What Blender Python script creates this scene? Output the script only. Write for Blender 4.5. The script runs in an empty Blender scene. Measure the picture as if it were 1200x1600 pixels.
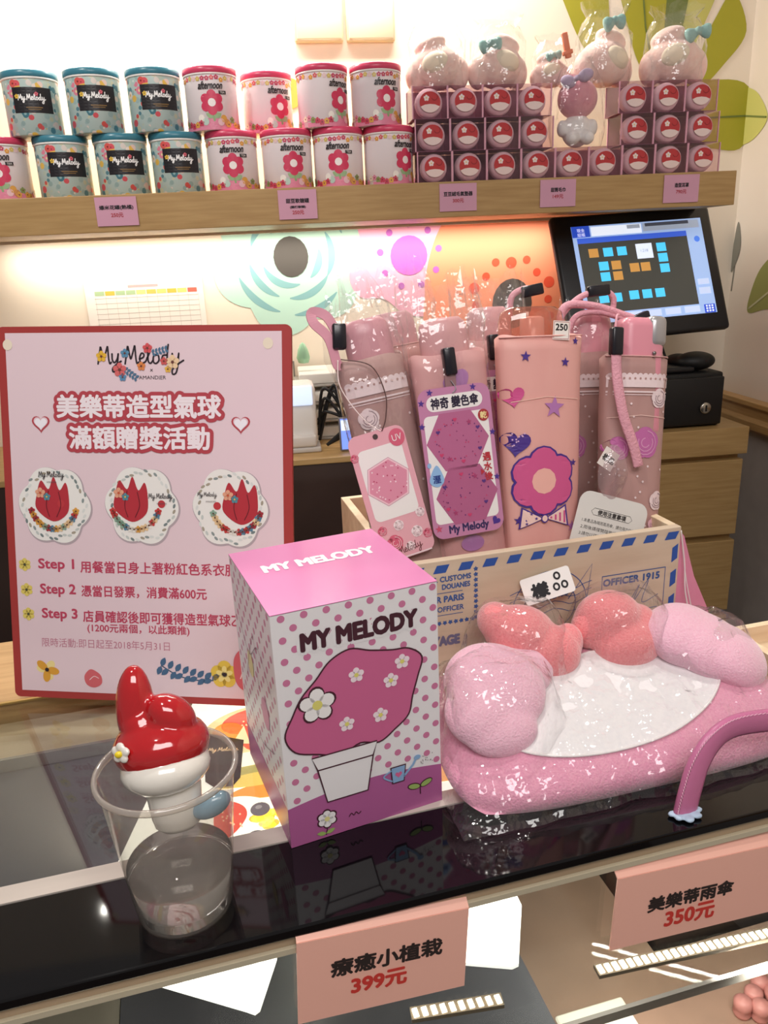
import bpy, bmesh, math, random
from math import sin, cos, pi, radians
from mathutils import Vector, Matrix, Euler, noise
from mathutils.geometry import tessellate_polygon
random.seed(7)
S = bpy.context.scene
COL = S.collection
# ------------------------------------------------------------------ camera
YAW, PITCH, ROLL, FPX = 7.0, 18.3, 2.5, 1220.0
cam = bpy.data.cameras.new('camera')
cam.sensor_fit = 'VERTICAL'; cam.sensor_height = 36.0; cam.lens = 36.0 * FPX / 1600.0
cam.clip_start = .02
co = bpy.data.objects.new('camera', cam); COL.objects.link(co); S.camera = co
_y, _p, _r = radians(YAW), radians(PITCH), radians(ROLL)
_f = Vector((sin(_y) * cos(_p), cos(_y) * cos(_p), -sin(_p)))
_rt = Vector((cos(_y), -sin(_y), 0)); _up = _rt.cross(_f)
_x = _rt * cos(_r) - _up * sin(_r); _u = _up * cos(_r) + _rt * sin(_r)
co.matrix_world = Matrix(((_x.x, _u.x, -_f.x, 0), (_x.y, _u.y, -_f.y, 0), (_x.z, _u.z, -_f.z, 1.57), (0, 0, 0, 1)))
# ------------------------------------------------------------------ look
S.view_settings.view_transform = 'Standard'; S.view_settings.look = 'None'
S.view_settings.gamma = 1.0; S.view_settings.use_curve_mapping = False
S.view_settings.exposure = 0.0
S.cycles.max_bounces = 12; S.cycles.transparent_max_bounces = 24; S.cycles.transmission_bounces = 8
S.cycles.caustics_reflective = False; S.cycles.caustics_refractive = False
S.cycles.use_denoising = True
W = bpy.data.worlds.new('world'); S.world = W; W.use_nodes = True
W.node_tree.nodes['Background'].inputs[0].default_value = (1.0, .93, .88, 1)
W.node_tree.nodes['Background'].inputs[1].default_value = 0.24
def area(name, loc, size, sizey, power, target=None, color=(1, .95, .9), spread=180):
    l = bpy.data.lights.new(name, 'AREA'); l.shape = 'RECTANGLE'; l.size = size; l.size_y = sizey
    l.energy = power; l.color = color; l.spread = radians(spread)
    o = bpy.data.objects.new(name, l); COL.objects.link(o); o.location = loc
    d = (Vector(target) - Vector(loc)) if target else Vector((0, 0, -1))
    o.rotation_euler = d.to_track_quat('-Z', 'Y').to_euler()
    return o
def spot(name, loc, target, power, angle=70, size=.05, color=(1, .94, .87), blend=.6):
    l = bpy.data.lights.new(name, 'SPOT'); l.energy = power; l.spot_size = radians(angle); l.spot_blend = blend
    l.shadow_soft_size = size; l.color = color
    o = bpy.data.objects.new(name, l); COL.objects.link(o); o.location = loc
    o.rotation_euler = (Vector(target) - Vector(loc)).to_track_quat('-Z', 'Y').to_euler()
    return o
def K(u, v, z):
    a = radians(7.5)
    return Vector((u * cos(a) - v * sin(a), .432 + u * sin(a) + v * cos(a), z))
KA = radians(7.5)
area('cabinet_light', (-.05, 1.86, 2.42), 1.15, .06, 22, (-.05, 1.95, 1.7), (1, .95, .86))
area('shelf_underlight', (.05, 1.93, 1.618), 1.3, .03, 3.4, (.05, 1.99, 1.3), (1, .9, .78))
spot('ceiling_spot', (-.75, .75, 2.75), (-.22, 1.75, 1.75), 34, 38, .06)
spot('ceiling_spot', (.35, .95, 2.75), (.26, .62, 1.2), 30, 62, .05)
spot('ceiling_spot', (-.35, .25, 2.75), (-.12, .8, 1.3), 21, 60, .06)
area('ceiling_panel', (.1, -.7, 2.7), 1.2, .6, 20, (.05, .8, 1.2), (1, .95, .93))
area('case_led_light', tuple(K(.1, .05, 1.095)), 1.0, .02, 2.0, tuple(K(.1, .2, .9)), (1, .96, .9))  # added lamp, hidden under the black band to brighten the case
area('case_led_light', tuple(K(.35, .0355, .9488)), .2, .008, 1.6, tuple(K(.42, .13, .70)), (1, .94, .86))  # added beneath the long led strip to brighten the dark lower shelf
# ------------------------------------------------------------------ materials
def lin(h):
    h = h.lstrip('#'); c = [int(h[i:i + 2], 16) / 255 for i in (0, 2, 4)]
    return tuple(x / 12.92 if x <= .04045 else ((x + .055) / 1.055) ** 2.4 for x in c) + (1,)
MC = {}
def mat(h, rough=.5, metal=0., name=None, **kw):
    key = (h, rough, metal, tuple(sorted(kw.items())))
    if key in MC: return MC[key]
    m = bpy.data.materials.new(name or 'm' + h.strip('#')); m.use_nodes = True
    b = m.node_tree.nodes['Principled BSDF']
    b.inputs['Base Color'].default_value = lin(h); b.inputs['Roughness'].default_value = rough
    b.inputs['Metallic'].default_value = metal
    for k, v in kw.items():
        if k == 'emit': b.inputs['Emission Color'].default_value = lin(h); b.inputs['Emission Strength'].default_value = v
        if k == 'coat': b.inputs['Coat Weight'].default_value = v; b.inputs['Coat Roughness'].default_value = .03
        if k == 'sheen': b.inputs['Sheen Weight'].default_value = v; b.inputs['Sheen Roughness'].default_value = .4
        if k == 'sss': b.inputs['Subsurface Weight'].default_value = v; b.inputs['Subsurface Radius'].default_value = (.01, .006, .005)
        if k == 'bump':
            n = m.node_tree.nodes.new('ShaderNodeTexNoise'); n.inputs['Scale'].default_value = v[0]; n.inputs['Detail'].default_value = 6
            bp = m.node_tree.nodes.new('ShaderNodeBump'); bp.inputs['Strength'].default_value = v[1]; bp.inputs['Distance'].default_value = v[2]
            tc = m.node_tree.nodes.new('ShaderNodeTexCoord')
            m.node_tree.links.new(tc.outputs['Object'], n.inputs['Vector'])
            m.node_tree.links.new(n.outputs['Fac'], bp.inputs['Height']); m.node_tree.links.new(bp.outputs['Normal'], b.inputs['Normal'])
    MC[key] = m; return m
def noisy(h1, h2, scale, rough=.5, stretch=(1, 1, 1), bump=0, sheen=0, name='m', detail=4, coat=0, lo=.3, hi=.7):
    key = (h1, h2, scale, rough, stretch, bump, sheen, coat, lo, hi)
    if key in MC: return MC[key]
    m = bpy.data.materials.new(name); m.use_nodes = True; nt = m.node_tree; b = nt.nodes['Principled BSDF']
    tc = nt.nodes.new('ShaderNodeTexCoord'); mp = nt.nodes.new('ShaderNodeMapping'); mp.inputs['Scale'].default_value = stretch
    n = nt.nodes.new('ShaderNodeTexNoise'); n.inputs['Scale'].default_value = scale; n.inputs['Detail'].default_value = detail
    r = nt.nodes.new('ShaderNodeValToRGB'); r.color_ramp.elements[0].color = lin(h1); r.color_ramp.elements[1].color = lin(h2)
    r.color_ramp.elements[0].position = lo; r.color_ramp.elements[1].position = hi
    nt.links.new(tc.outputs['Object'], mp.inputs['Vector']); nt.links.new(mp.outputs['Vector'], n.inputs['Vector'])
    nt.links.new(n.outputs['Fac'], r.inputs['Fac']); nt.links.new(r.outputs['Color'], b.inputs['Base Color'])
    b.inputs['Roughness'].default_value = rough
    if coat: b.inputs['Coat Weight'].default_value = coat
    if sheen: b.inputs['Sheen Weight'].default_value = sheen; b.inputs['Sheen Roughness'].default_value = .5
    if bump:
        bp = nt.nodes.new('ShaderNodeBump'); bp.inputs['Strength'].default_value = .6; bp.inputs['Distance'].default_value = bump
        nt.links.new(n.outputs['Fac'], bp.inputs['Height']); nt.links.new(bp.outputs['Normal'], b.inputs['Normal'])
    MC[key] = m; return m
def film(name, tint='#ffffff', gloss=.9, base=.03, rough=.08, bump=(60, .6, .004), diffuse=0, dcol='#ffffff', ior=1.45):
    m = bpy.data.materials.new(name); m.use_nodes = True; nt = m.node_tree; nt.nodes.clear()
    out = nt.nodes.new('ShaderNodeOutputMaterial')
    tr = nt.nodes.new('ShaderNodeBsdfTransparent'); tr.inputs[0].default_value = lin(tint)
    gl = nt.nodes.new('ShaderNodeBsdfGlossy'); gl.inputs['Roughness'].default_value = rough
    lw = nt.nodes.new('ShaderNodeLayerWeight'); lw.inputs[0].default_value = .5
    pw = nt.nodes.new('ShaderNodeMath'); pw.operation = 'POWER'; pw.inputs[1].default_value = 4.0
    f0 = ((ior - 1) / (ior + 1)) ** 2
    ma = nt.nodes.new('ShaderNodeMath'); ma.operation = 'MULTIPLY_ADD'; ma.inputs[1].default_value = gloss * (1 - f0); ma.inputs[2].default_value = base + gloss * f0; ma.use_clamp = True
    nt.links.new(lw.outputs['Facing'], pw.inputs[0])
    mx = nt.nodes.new('ShaderNodeMixShader')
    nt.links.new(pw.outputs[0], ma.inputs[0]); nt.links.new(ma.outputs[0], mx.inputs[0]); nt.links.new(gl.outputs[0], mx.inputs[2])
    first = tr
    if diffuse:
        df = nt.nodes.new('ShaderNodeBsdfDiffuse'); df.inputs[0].default_value = lin(dcol)
        tl = nt.nodes.new('ShaderNodeBsdfTranslucent'); tl.inputs[0].default_value = lin(dcol)
        m3 = nt.nodes.new('ShaderNodeMixShader'); m3.inputs[0].default_value = .5
        nt.links.new(df.outputs[0], m3.inputs[1]); nt.links.new(tl.outputs[0], m3.inputs[2])
        m2 = nt.nodes.new('ShaderNodeMixShader'); m2.inputs[0].default_value = diffuse
        nt.links.new(tr.outputs[0], m2.inputs[1]); nt.links.new(m3.outputs[0], m2.inputs[2]); first = m2
    nt.links.new(first.outputs[0], mx.inputs[1]); nt.links.new(mx.outputs[0], out.inputs[0])
    if bump:
        n = nt.nodes.new('ShaderNodeTexNoise'); n.inputs['Scale'].default_value = bump[0]; n.inputs['Detail'].default_value = 3
        tc = nt.nodes.new('ShaderNodeTexCoord'); nt.links.new(tc.outputs['Object'], n.inputs['Vector'])
        bp = nt.nodes.new('ShaderNodeBump'); bp.inputs['Strength'].default_value = bump[1]; bp.inputs['Distance'].default_value = bump[2]
        nt.links.new(n.outputs['Fac'], bp.inputs['Height']); nt.links.new(bp.outputs['Normal'], gl.inputs['Normal']); nt.links.new(bp.outputs['Normal'], lw.inputs['Normal'])
    return m
CELLO = film('cellophane', gloss=.9, base=.045, rough=.09, bump=(30, .9, .011), diffuse=.03)
CLEARBOX = film('clear_pvc', '#fbeef2', gloss=.7, base=.04, rough=.05, bump=None, diffuse=.06, dcol='#e8a8bc')
GLASSL = film('shelf_glass', '#f2f4f2', gloss=.35, base=.0, rough=.0, bump=None, ior=1.3)
GLASS = film('glass', '#f2f4f2', gloss=1.0, base=.0, rough=.0, bump=None, ior=1.5)
CUPM = film('cup_plastic', '#f4f2ee', gloss=.7, base=.01, rough=.08, bump=None, diffuse=.17, dcol='#f2ece4')
WATER = bpy.data.materials.new('water'); WATER.use_nodes = True
_nt = WATER.node_tree; _b = _nt.nodes['Principled BSDF']; _b.inputs['Transmission Weight'].default_value = 1; _b.inputs['IOR'].default_value = 1.33; _b.inputs['Roughness'].default_value = .02; _b.inputs['Base Color'].default_value = lin('#fffdf8')
_d = _nt.nodes.new('ShaderNodeBsdfDiffuse'); _d.inputs[0].default_value = lin('#efe6e2'); _m = _nt.nodes.new('ShaderNodeMixShader'); _m.inputs[0].default_value = .12
_nt.links.new(_b.outputs[0], _m.inputs[1]); _nt.links.new(_d.outputs[0], _m.inputs[2]); _nt.links.new(_m.outputs[0], _nt.nodes['Material Output'].inputs[0])
WOOD = noisy('#c9a878', '#d8ba8c', 14, .45, (1, 1, 14), name='oak_veneer', detail=6)
WOODX = noisy('#ad8a56', '#bf9d68', 10, .45, (1, 14, 14), name='oak_veneer')
PINE = noisy('#dcc4a2', '#eddabb', 9, .6, (1, 9, 9), name='pine_wood', detail=5)
PINEF = noisy('#c6b198', '#d6c4ac', 8, .6, (1.2, 4, 7), name='pine_ply', detail=5)
WHITE = mat('#f2efec', .5)
# ------------------------------------------------------------------ mesh tools
I4 = Matrix.Identity(4)
def T(x, y, z): return Matrix.Translation((x, y, z))
def RX(a): return Matrix.Rotation(radians(a), 4, 'X')
def RY(a): return Matrix.Rotation(radians(a), 4, 'Y')
def RZ(a): return Matrix.Rotation(radians(a), 4, 'Z')
def SC(x, y, z): return Matrix.Diagonal((x, y, z, 1))
class MB:
    def __init__(s): s.v = []; s.f = []; s.mi = []; s.sm = []; s.mats = []
    def add(s, vs, fs, m, M=None, smooth=False):
        if m not in s.mats: s.mats.append(m)
        k = s.mats.index(m); n = len(s.v)
        s.v += [tuple(M @ Vector(v)) if M else tuple(v) for v in vs]
        s.f += [tuple(i + n for i in f) for f in fs]; s.mi += [k] * len(fs); s.sm += [smooth] * len(fs)
        return s
    def box(s, x0, y0, z0, x1, y1, z1, m, M=None):
        vs = [(x, y, z) for z in (z0, z1) for y in (y0, y1) for x in (x0, x1)]
        return s.add(vs, [(0, 2, 3, 1), (4, 5, 7, 6), (0, 1, 5, 4), (1, 3, 7, 5), (3, 2, 6, 7), (2, 0, 4, 6)], m, M)
    def rbox(s, x0, y0, z0, x1, y1, z1, r, m, M=None, seg=2):
        bm = bmesh.new(); bmesh.ops.create_cube(bm, size=1)
        for v in bm.verts: v.co = Vector(((x0 + x1) / 2 + v.co.x * (x1 - x0), (y0 + y1) / 2 + v.co.y * (y1 - y0), (z0 + z1) / 2 + v.co.z * (z1 - z0)))
        bmesh.ops.bevel(bm, geom=bm.edges[:], offset=r, segments=seg, profile=.5, affect='EDGES')
        return s.bm(bm, m, M, True)
    def bm(s, bm, m, M=None, smooth=True):
        bm.verts.index_update()
        s.add([v.co[:] for v in bm.verts], [[v.index for v in f.verts] for f in bm.faces], m, M, smooth); bm.free(); return s
    def lathe(s, prof, m, n=32, M=None, smooth=True, sx=1, sy=1):
        vs = []; fs = []
        for r, z in prof: vs += [(r * cos(2 * pi * i / n) * sx, r * sin(2 * pi * i / n) * sy, z) for i in range(n)]
        for k in range(len(prof) - 1):
            for i in range(n):
                j = (i + 1) % n; fs.append((k * n + i, k * n + j, (k + 1) * n + j, (k + 1) * n + i))
        if prof[0][0] > 1e-6: fs.append(tuple(range(n))[::-1])
        if prof[-1][0] > 1e-6: fs.append(tuple((len(prof) - 1) * n + i for i in range(n)))
        return s.add(vs, fs, m, M, smooth)
    def openlathe(s, prof, m, n=32, M=None):
        vs = []; fs = []
        for r, z in prof: vs += [(r * cos(2 * pi * i / n), r * sin(2 * pi * i / n), z) for i in range(n)]
        for k in range(len(prof) - 1):
            for i in range(n):
                j = (i + 1) % n; fs.append((k * n + i, k * n + j, (k + 1) * n + j, (k + 1) * n + i))
        return s.add(vs, fs, m, M, True)
    def blob(s, c, r, m, M=None, sub=3, rot=None):
        bm = bmesh.new(); bmesh.ops.create_icosphere(bm, subdivisions=sub, radius=1)
        if not hasattr(r, '__len__'): r = (r, r, r)
        A = T(*c) @ (rot or I4) @ SC(*r)
        return s.bm(bm, m, (M or I4) @ A, True)
    def sweep(s, pts, sect, m, M=None, closed=False, up=(0, 0, 1), caps=True, smooth=True):
        # sect: function(t) -> list of (a,b) offsets along side / normal
        pts = [Vector(p) for p in pts]; n = len(pts); rings = []
        for i, p in enumerate(pts):
            t = (pts[min(i + 1, n - 1)] - pts[max(i - 1, 0)])
            t = t.normalized() if t.length > 1e-9 else Vector((0, 0, 1))
            u = Vector(up); side = t.cross(u)
            if side.length < 1e-3: side = t.cross(Vector((0, 1, 0)))
            if side.length < 1e-3: side = t.cross(Vector((1, 0, 0)))
            side.normalize(); nn = side.cross(t).normalized()
            rings.append([tuple(p + side * a + nn * b) for a, b in sect(i / max(1, n - 1))])
        k = len(rings[0]); vs = [v for r in rings for v in r]; fs = []
        for i in range(n - 1):
            for j in range(k): fs.append((i * k + j, i * k + (j + 1) % k, (i + 1) * k + (j + 1) % k, (i + 1) * k + j))
        if caps: fs += [tuple(range(k))[::-1], tuple((n - 1) * k + j for j in range(k))]
        return s.add(vs, fs, m, M, smooth)
    def tube(s, pts, r, m, M=None, n=8, up=(0, 0, 1)):
        rf = r if callable(r) else (lambda t: r)
        return s.sweep(pts, lambda t: [(rf(t) * cos(2 * pi * j / n), rf(t) * sin(2 * pi * j / n)) for j in range(n)], m, M, up=up)
    def strap(s, pts, w, th, m, M=None, up=(0, 0, 1)):
        return s.sweep(pts, lambda t: [(-w / 2, -th / 2), (w / 2, -th / 2), (w / 2, th / 2), (-w / 2, th / 2)], m, M, up=up, smooth=False)
    def build(s, name, parent=None, bevel=0, seg=2, subsurf=0, remesh=0, smoothm=0, weld=False):
        me = bpy.data.meshes.new(name); me.from_pydata(s.v, [], s.f)
        for m in s.mats: me.materials.append(m)
        me.polygons.foreach_set('material_index', s.mi); me.polygons.foreach_set('use_smooth', s.sm)
        me.validate(); me.update()
        o = bpy.data.objects.new(name, me); COL.objects.link(o)
        if parent: o.parent = parent
        if remesh:
            r = o.modifiers.new('r', 'REMESH'); r.mode = 'VOXEL'; r.voxel_size = remesh; r.use_smooth_shade = True
            if smoothm: q = o.modifiers.new('s', 'SMOOTH'); q.iterations = smoothm; q.factor = .6
        if bevel:
            b = o.modifiers.new('b', 'BEVEL'); b.width = bevel; b.segments = seg; b.limit_method = 'ANGLE'; b.angle_limit = radians(40)
        if subsurf: q = o.modifiers.new('s', 'SUBSURF'); q.levels = q.render_levels = subsurf
        return o
def crv(pts, n=8, closed=False):
    P = [Vector(p if len(p) == 3 else (p[0], p[1], 0)) for p in pts]; out = []; N = len(P)
    for i in range(N if closed else N - 1):
        if closed: a, b, c, d = P[(i - 1) % N], P[i], P[(i + 1) % N], P[(i + 2) % N]
        else: a, b, c, d = P[max(i - 1, 0)], P[i], P[i + 1], P[min(i + 2, N - 1)]
        for k in range(n):
            t = k / n; t2 = t * t; t3 = t2 * t
            out.append(.5 * ((2 * b) + (c - a) * t + (2 * a - 5 * b + 4 * c - d) * t2 + (3 * b - a - 3 * c + d) * t3))
    if not closed: out.append(P[-1])
    return out
def c2(pts, n=8, closed=False): return [(p.x, p.y) for p in crv(pts, n, closed)]
TXT = {}
def textmesh(s):
    if s in TXT: return TXT[s]
    c = bpy.data.curves.new('t', 'FONT'); c.body = s; c.resolution_u = 3
    o = bpy.data.objects.new('t', c); COL.objects.link(o); bpy.context.view_layer.update()
    me = bpy.data.meshes.new_from_object(o.evaluated_get(bpy.context.evaluated_depsgraph_get()))
    vs = [(v.co.x, v.co.y) for v in me.vertices]; fs = [tuple(p.vertices) for p in me.polygons]
    bpy.data.objects.remove(o); bpy.data.curves.remove(c); bpy.data.meshes.remove(me)
    TXT[s] = (vs, fs); return TXT[s]
class Ink:
    """printing on a surface: fn(x, y, h) -> 3D point, h = height above the surface"""
    def __init__(s, fn, mb=None, maxe=None, step=.00012, M=None):
        s.fn = fn; s.mb = mb or MB(); s.maxe = maxe; s.step = step; s.M = M; s.n = 1
    def _tri(s, vs, fs, m, lay):
        if s.maxe:
            vs = list(vs); todo = []
            for f in fs:
                for k in range(1, len(f) - 1): todo.append((f[0], f[k], f[k + 1]))
            out = []
            while todo:
                t = todo.pop(); e = [((vs[t[i]][0] - vs[t[(i + 1) % 3]][0]) ** 2 + (vs[t[i]][1] - vs[t[(i + 1) % 3]][1]) ** 2, i) for i in range(3)]
                d, i = max(e)
                if d > s.maxe ** 2:
                    a, b, c = t[i], t[(i + 1) % 3], t[(i + 2) % 3]; vs.append(((vs[a][0] + vs[b][0]) / 2, (vs[a][1] + vs[b][1]) / 2)); q = len(vs) - 1
                    todo += [(a, q, c), (q, b, c)]
                else: out.append(t)
            fs = out
        h = s.step * lay
        s.mb.add([s.fn(x, y, h) for x, y in vs], fs, m, s.M); return s
    def poly(s, pts, m, lay=1):
        t = tessellate_polygon([[Vector((x, y, 0)) for x, y in pts]])
        return s._tri(pts, [tuple(f) for f in t], m, lay)
    def ell(s, x, y, rx, ry, m, lay=1, rot=0, n=20):
        c, d = cos(radians(rot)), sin(radians(rot)); p = []
        for i in range(n):
            a = 2 * pi * i / n; X, Y = rx * cos(a), ry * sin(a); p.append((x + X * c - Y * d, y + X * d + Y * c))
        return s._tri(p, [tuple(range(n))], m, lay)
    def rect(s, x0, y0, x1, y1, m, lay=1, r=0):
        if not r: return s._tri([(x0, y0), (x1, y0), (x1, y1), (x0, y1)], [(0, 1, 2, 3)], m, lay)
        p = []
        for cx, cy, a in ((x1 - r, y1 - r, 0), (x0 + r, y1 - r, 90), (x0 + r, y0 + r, 180), (x1 - r, y0 + r, 270)):
            for k in range(7): b = radians(a + 15 * k); p.append((cx + r * cos(b), cy + r * sin(b)))
        return s._tri(p, [tuple(range(len(p)))], m, lay)
    def stroke(s, pts, w, m, lay=1, closed=False, taper=0, curve=0):
        if curve: pts = c2(pts, curve, closed)
        n = len(pts); vs = []
        for i, p in enumerate(pts):
            a = pts[(i - 1) % n] if (closed or i) else p; b = pts[(i + 1) % n] if (closed or i < n - 1) else p
            dx, dy = b[0] - a[0], b[1] - a[1]; L = math.hypot(dx, dy) or 1; t = i / max(1, n - 1)
            ww = w / 2 * (1 - taper * abs(2 * t - 1) ** 2); vs += [(p[0] - dy / L * ww, p[1] + dx / L * ww), (p[0] + dy / L * ww, p[1] - dx / L * ww)]
        fs = [(2 * i, 2 * i + 1, (2 * i + 3) % (2 * n), (2 * i + 2) % (2 * n)) for i in range(n if closed else n - 1)]
        s._tri(vs, fs, m, lay)
        if not closed and not taper:
            for p in (pts[0], pts[-1]): s.ell(p[0], p[1], w / 2, w / 2, m, lay, n=10)
        return s
    def text(s, t, x, y, w=None, h=None, m=None, lay=2, bold=0, rot=0, shear=0, align='C', ring=8):
        vs, fs = textmesh(t)
        x0 = min(v[0] for v in vs); x1 = max(v[0] for v in vs); y0 = min(v[1] for v in vs); y1 = max(v[1] for v in vs)
        sy = h / (y1 - y0) if h else None; sx = w / (x1 - x0) if w else sy
        if sy is None: sy = sx
        ax = {'C': (x0 + x1) / 2, 'L': x0, 'R': x1}[align]; ay = (y0 + y1) / 2
        c, d = cos(radians(rot)), sin(radians(rot))
        for k in range(ring if bold else 1):
            ox, oy = (bold * cos(2 * pi * k / ring), bold * sin(2 * pi * k / ring)) if bold else (0, 0)
            P = []
            for vx, vy in vs:
                X = (vx - ax) * sx + ox; Y = (vy - ay) * sy + oy; X += Y * shear; P.append((x + X * c - Y * d, y + X * d + Y * c))
            s._tri(P, fs, m, lay + .07 * k)
        return s
    def flower(s, x, y, r, m, mc, lay=2, n=5, rot=90, pet=.42, cr=.24):
        for k in range(n):
            a = radians(rot + 360 * k / n); s.ell(x + cos(a) * r * .58, y + sin(a) * r * .58, r * .46, r * pet, m, lay, rot=math.degrees(a), n=14)
        return s.ell(x, y, r * cr, r * cr, mc, lay + 1, n=12)
    def star(s, x, y, r, m, lay=2, rot=90, inner=.42):
        return s.poly([(x + (r if k % 2 == 0 else r * inner) * cos(radians(rot + 36 * k)), y + (r if k % 2 == 0 else r * inner) * sin(radians(rot + 36 * k))) for k in range(10)], m, lay)
    def heart(s, x, y, r, m, lay=2, rot=0):
        p = []; c, d = cos(radians(rot)), sin(radians(rot))
        for k in range(28):
            t = 2 * pi * k / 28; X = r * sin(t) ** 3; Y = r * (13 * cos(t) - 5 * cos(2 * t) - 2 * cos(3 * t) - cos(4 * t)) / 16
            p.append((x + X * c - Y * d, y + X * d + Y * c))
        return s.poly(p, m, lay)
    def leaf(s, x, y, L, w, m, lay=2, rot=0):
        c, d = cos(radians(rot)), sin(radians(rot)); p = []
        q = [(0, 0), (.25, .42), (.55, .5), (.8, .3), (1, 0), (.8, -.3), (.55, -.5), (.25, -.42)]
        return s.poly([(x + a * L * c - b * w * d, y + a * L * d + b * w * c) for a, b in q], m, lay)
    def script(s, x, y, sc, m, lay=3, w=.16, rot=0, only=None):
        """the brush lettering My Melody, x-height = sc"""
        c, d = cos(radians(rot)), sin(radians(rot))
        M_ = [(0, 0), (.22, 1.2), (.32, 1.62), (.5, .7), (.62, .5), (.95, 1.5), (1.03, 1.6), (1.1, .5), (1.2, .02), (1.35, .15)]
        y1 = [(1.45, .95), (1.48, .35), (1.7, .12), (1.98, .5), (2.08, .95)]; y2 = [(2.08, .95), (1.98, .1), (1.8, -.65), (1.5, -.75), (1.5, -.4), (1.95, 0), (2.35, .25)]
        o = 2.75
        M2 = [(a + o, b * 1.03) for a, b in M_]
        e = [(4.2, .45), (4.6, .62), (4.65, .92), (4.4, .98), (4.22, .5), (4.38, .06), (4.8, .2), (5.0, .6)]
        l = [(4.98, .5), (5.32, 1.3), (5.25, 1.75), (5.08, 1.3), (5.08, .3), (5.3, .04), (5.55, .3)]
        oo = [(6.0, .85), (5.65, .75), (5.6, .2), (5.85, .02), (6.15, .3), (6.12, .75), (5.95, .9)]
        dd = [(6.95, .82), (6.55, .75), (6.45, .2), (6.7, .02), (6.98, .5)]; d2 = [(7.12, 1.8), (7.0, .9), (7.0, .2), (7.25, .05), (7.4, .3)]
        y3 = [(7.5, .95), (7.52, .35), (7.75, .12), (8.05, .5), (8.15, .98)]; y4 = [(8.15, .98), (8.05, 0), (7.85, -.85), (7.5, -1.0), (7.5, -.55), (8.05, -.05), (8.6, .3)]
        L = [M_, y1, y2, M2, e, l, oo, dd, d2, y3, y4]
        if only: L = L[only:]
        for st in L:
            s.stroke([(x + (a * c - b * d) * sc, y + (a * d + b * c) * sc) for a, b in c2(st, 4)], w * sc, m, lay)
        return s
def flat(M=I4):
    return lambda x, y, h: tuple(M @ Vector((x, -h, y)))       # prints on a plane facing -Y, x right, y up
def topf(z, M=I4):
    return lambda x, y, h: tuple(M @ Vector((x, y, z + h)))
# ------------------------------------------------------------------ naming
def tag(o, label, cat, group=None, kind=None):
    if label: o['label'] = label
    if cat: o['category'] = cat
    if group: o['group'] = group
    if kind: o['kind'] = kind
    return o
def thing(name, label, cat, loc=(0, 0, 0), rz=0, group=None, M=None):
    o = bpy.data.objects.new(name, None); o.empty_display_size = .02; COL.objects.link(o)
    if M is not None: o.matrix_world = M
    else: o.location = loc; o.rotation_euler = (0, 0, rz)
    return tag(o, label, cat, group)
def dup(r, label, loc=None, rz=None):
    c = r.copy(); COL.objects.link(c); c['label'] = label
    if loc is not None: c.location = loc
    if rz is not None: c.rotation_euler = (0, 0, rz)
    for ch in list(r.children):
        d = ch.copy(); COL.objects.link(d); d.parent = c
        for g in list(ch.children): e = g.copy(); COL.objects.link(e); e.parent = d
    return c
def structure(o): o['kind'] = 'structure'; return o
# ------------------------------------------------------------------ setting
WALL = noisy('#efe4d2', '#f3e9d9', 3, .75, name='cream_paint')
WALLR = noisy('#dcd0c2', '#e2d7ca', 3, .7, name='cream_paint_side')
YW, XW = 2.0, 1.19
def slab(name, a, b, m):
    o = MB().box(*a, *b, m).build(name); return structure(o)
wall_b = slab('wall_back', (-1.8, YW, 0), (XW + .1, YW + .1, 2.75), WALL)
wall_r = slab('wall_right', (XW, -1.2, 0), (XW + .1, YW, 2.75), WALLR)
slab('floor', (-1.8, -1.2, -.05), (XW + .1, YW + .1, 0), noisy('#5c5048', '#6b5e55', 6, .5, name='floor_tile'))
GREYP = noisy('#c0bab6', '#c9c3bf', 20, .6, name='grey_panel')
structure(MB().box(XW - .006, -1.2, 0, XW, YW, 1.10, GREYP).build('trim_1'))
railm = MB(); sec = [(0, 0), (.012, 0), (.03, .012), (.03, .03), (.022, .04), (.022, .06), (.034, .07), (.034, .082), (0, .082)]
vs = [(XW - a, y, 1.098 + b) for y in (-1.2, YW - .001) for a, b in sec]; k = len(sec)
railm.add(vs, [(i, (i + 1) % k, k + (i + 1) % k, k + i) for i in range(k)] + [tuple(range(k)), tuple(range(k, 2 * k))], noisy('#b98f57', '#cfa76e', 12, .35, (14, 1, 14), name='rail_wood'))
structure(railm.build('trim_2', bevel=.002))
# mural printed on the two walls
def mural(name, fn):
    I = Ink(lambda x, z, h: (x, YW - .0006 - h * 4, z)); fn(I); return I.mb.build(name, wall_b)
def scal(cx, cz, r, n, amp, ph=0):
    return [(cx + (r + amp * abs(sin(n * t / 2 + ph))) * cos(t), cz + (r + amp * abs(sin(n * t / 2 + ph))) * sin(t)) for t in [2 * pi * i / 90 for i in range(90)]]
MINT, TEAL, PINKM, ORG = mat('#bfe6d8', .8), mat('#86b9bd', .8), mat('#fbb7d2', .8), mat('#ff9d78', .8)
def m_teal(I):
    I.poly(scal(.043, 1.573, .155, 6, .035, .6), MINT, 1)
    for r, a0, a1 in ((.135, 20, 75), (.135, 200, 255), (.14, 270, 320), (.10, -30, 30), (.095, 100, 165), (.10, 190, 250), (.10, 265, 330), (.13, 110, 150), (.07, 200, 285), (.07, 310, 370), (.068, 60, 130)):
        I.stroke([(.045 + r * cos(radians(t)), 1.575 + r * sin(radians(t))) for t in [a0 + (a1 - a0) * i / 14 for i in range(15)]], .017, TEAL, 1.5, taper=.85)
    I.ell(.046, 1.572, .042, .047, mat('#4d4a47', .8), 4)
mural('mural_flower', m_teal)
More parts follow.
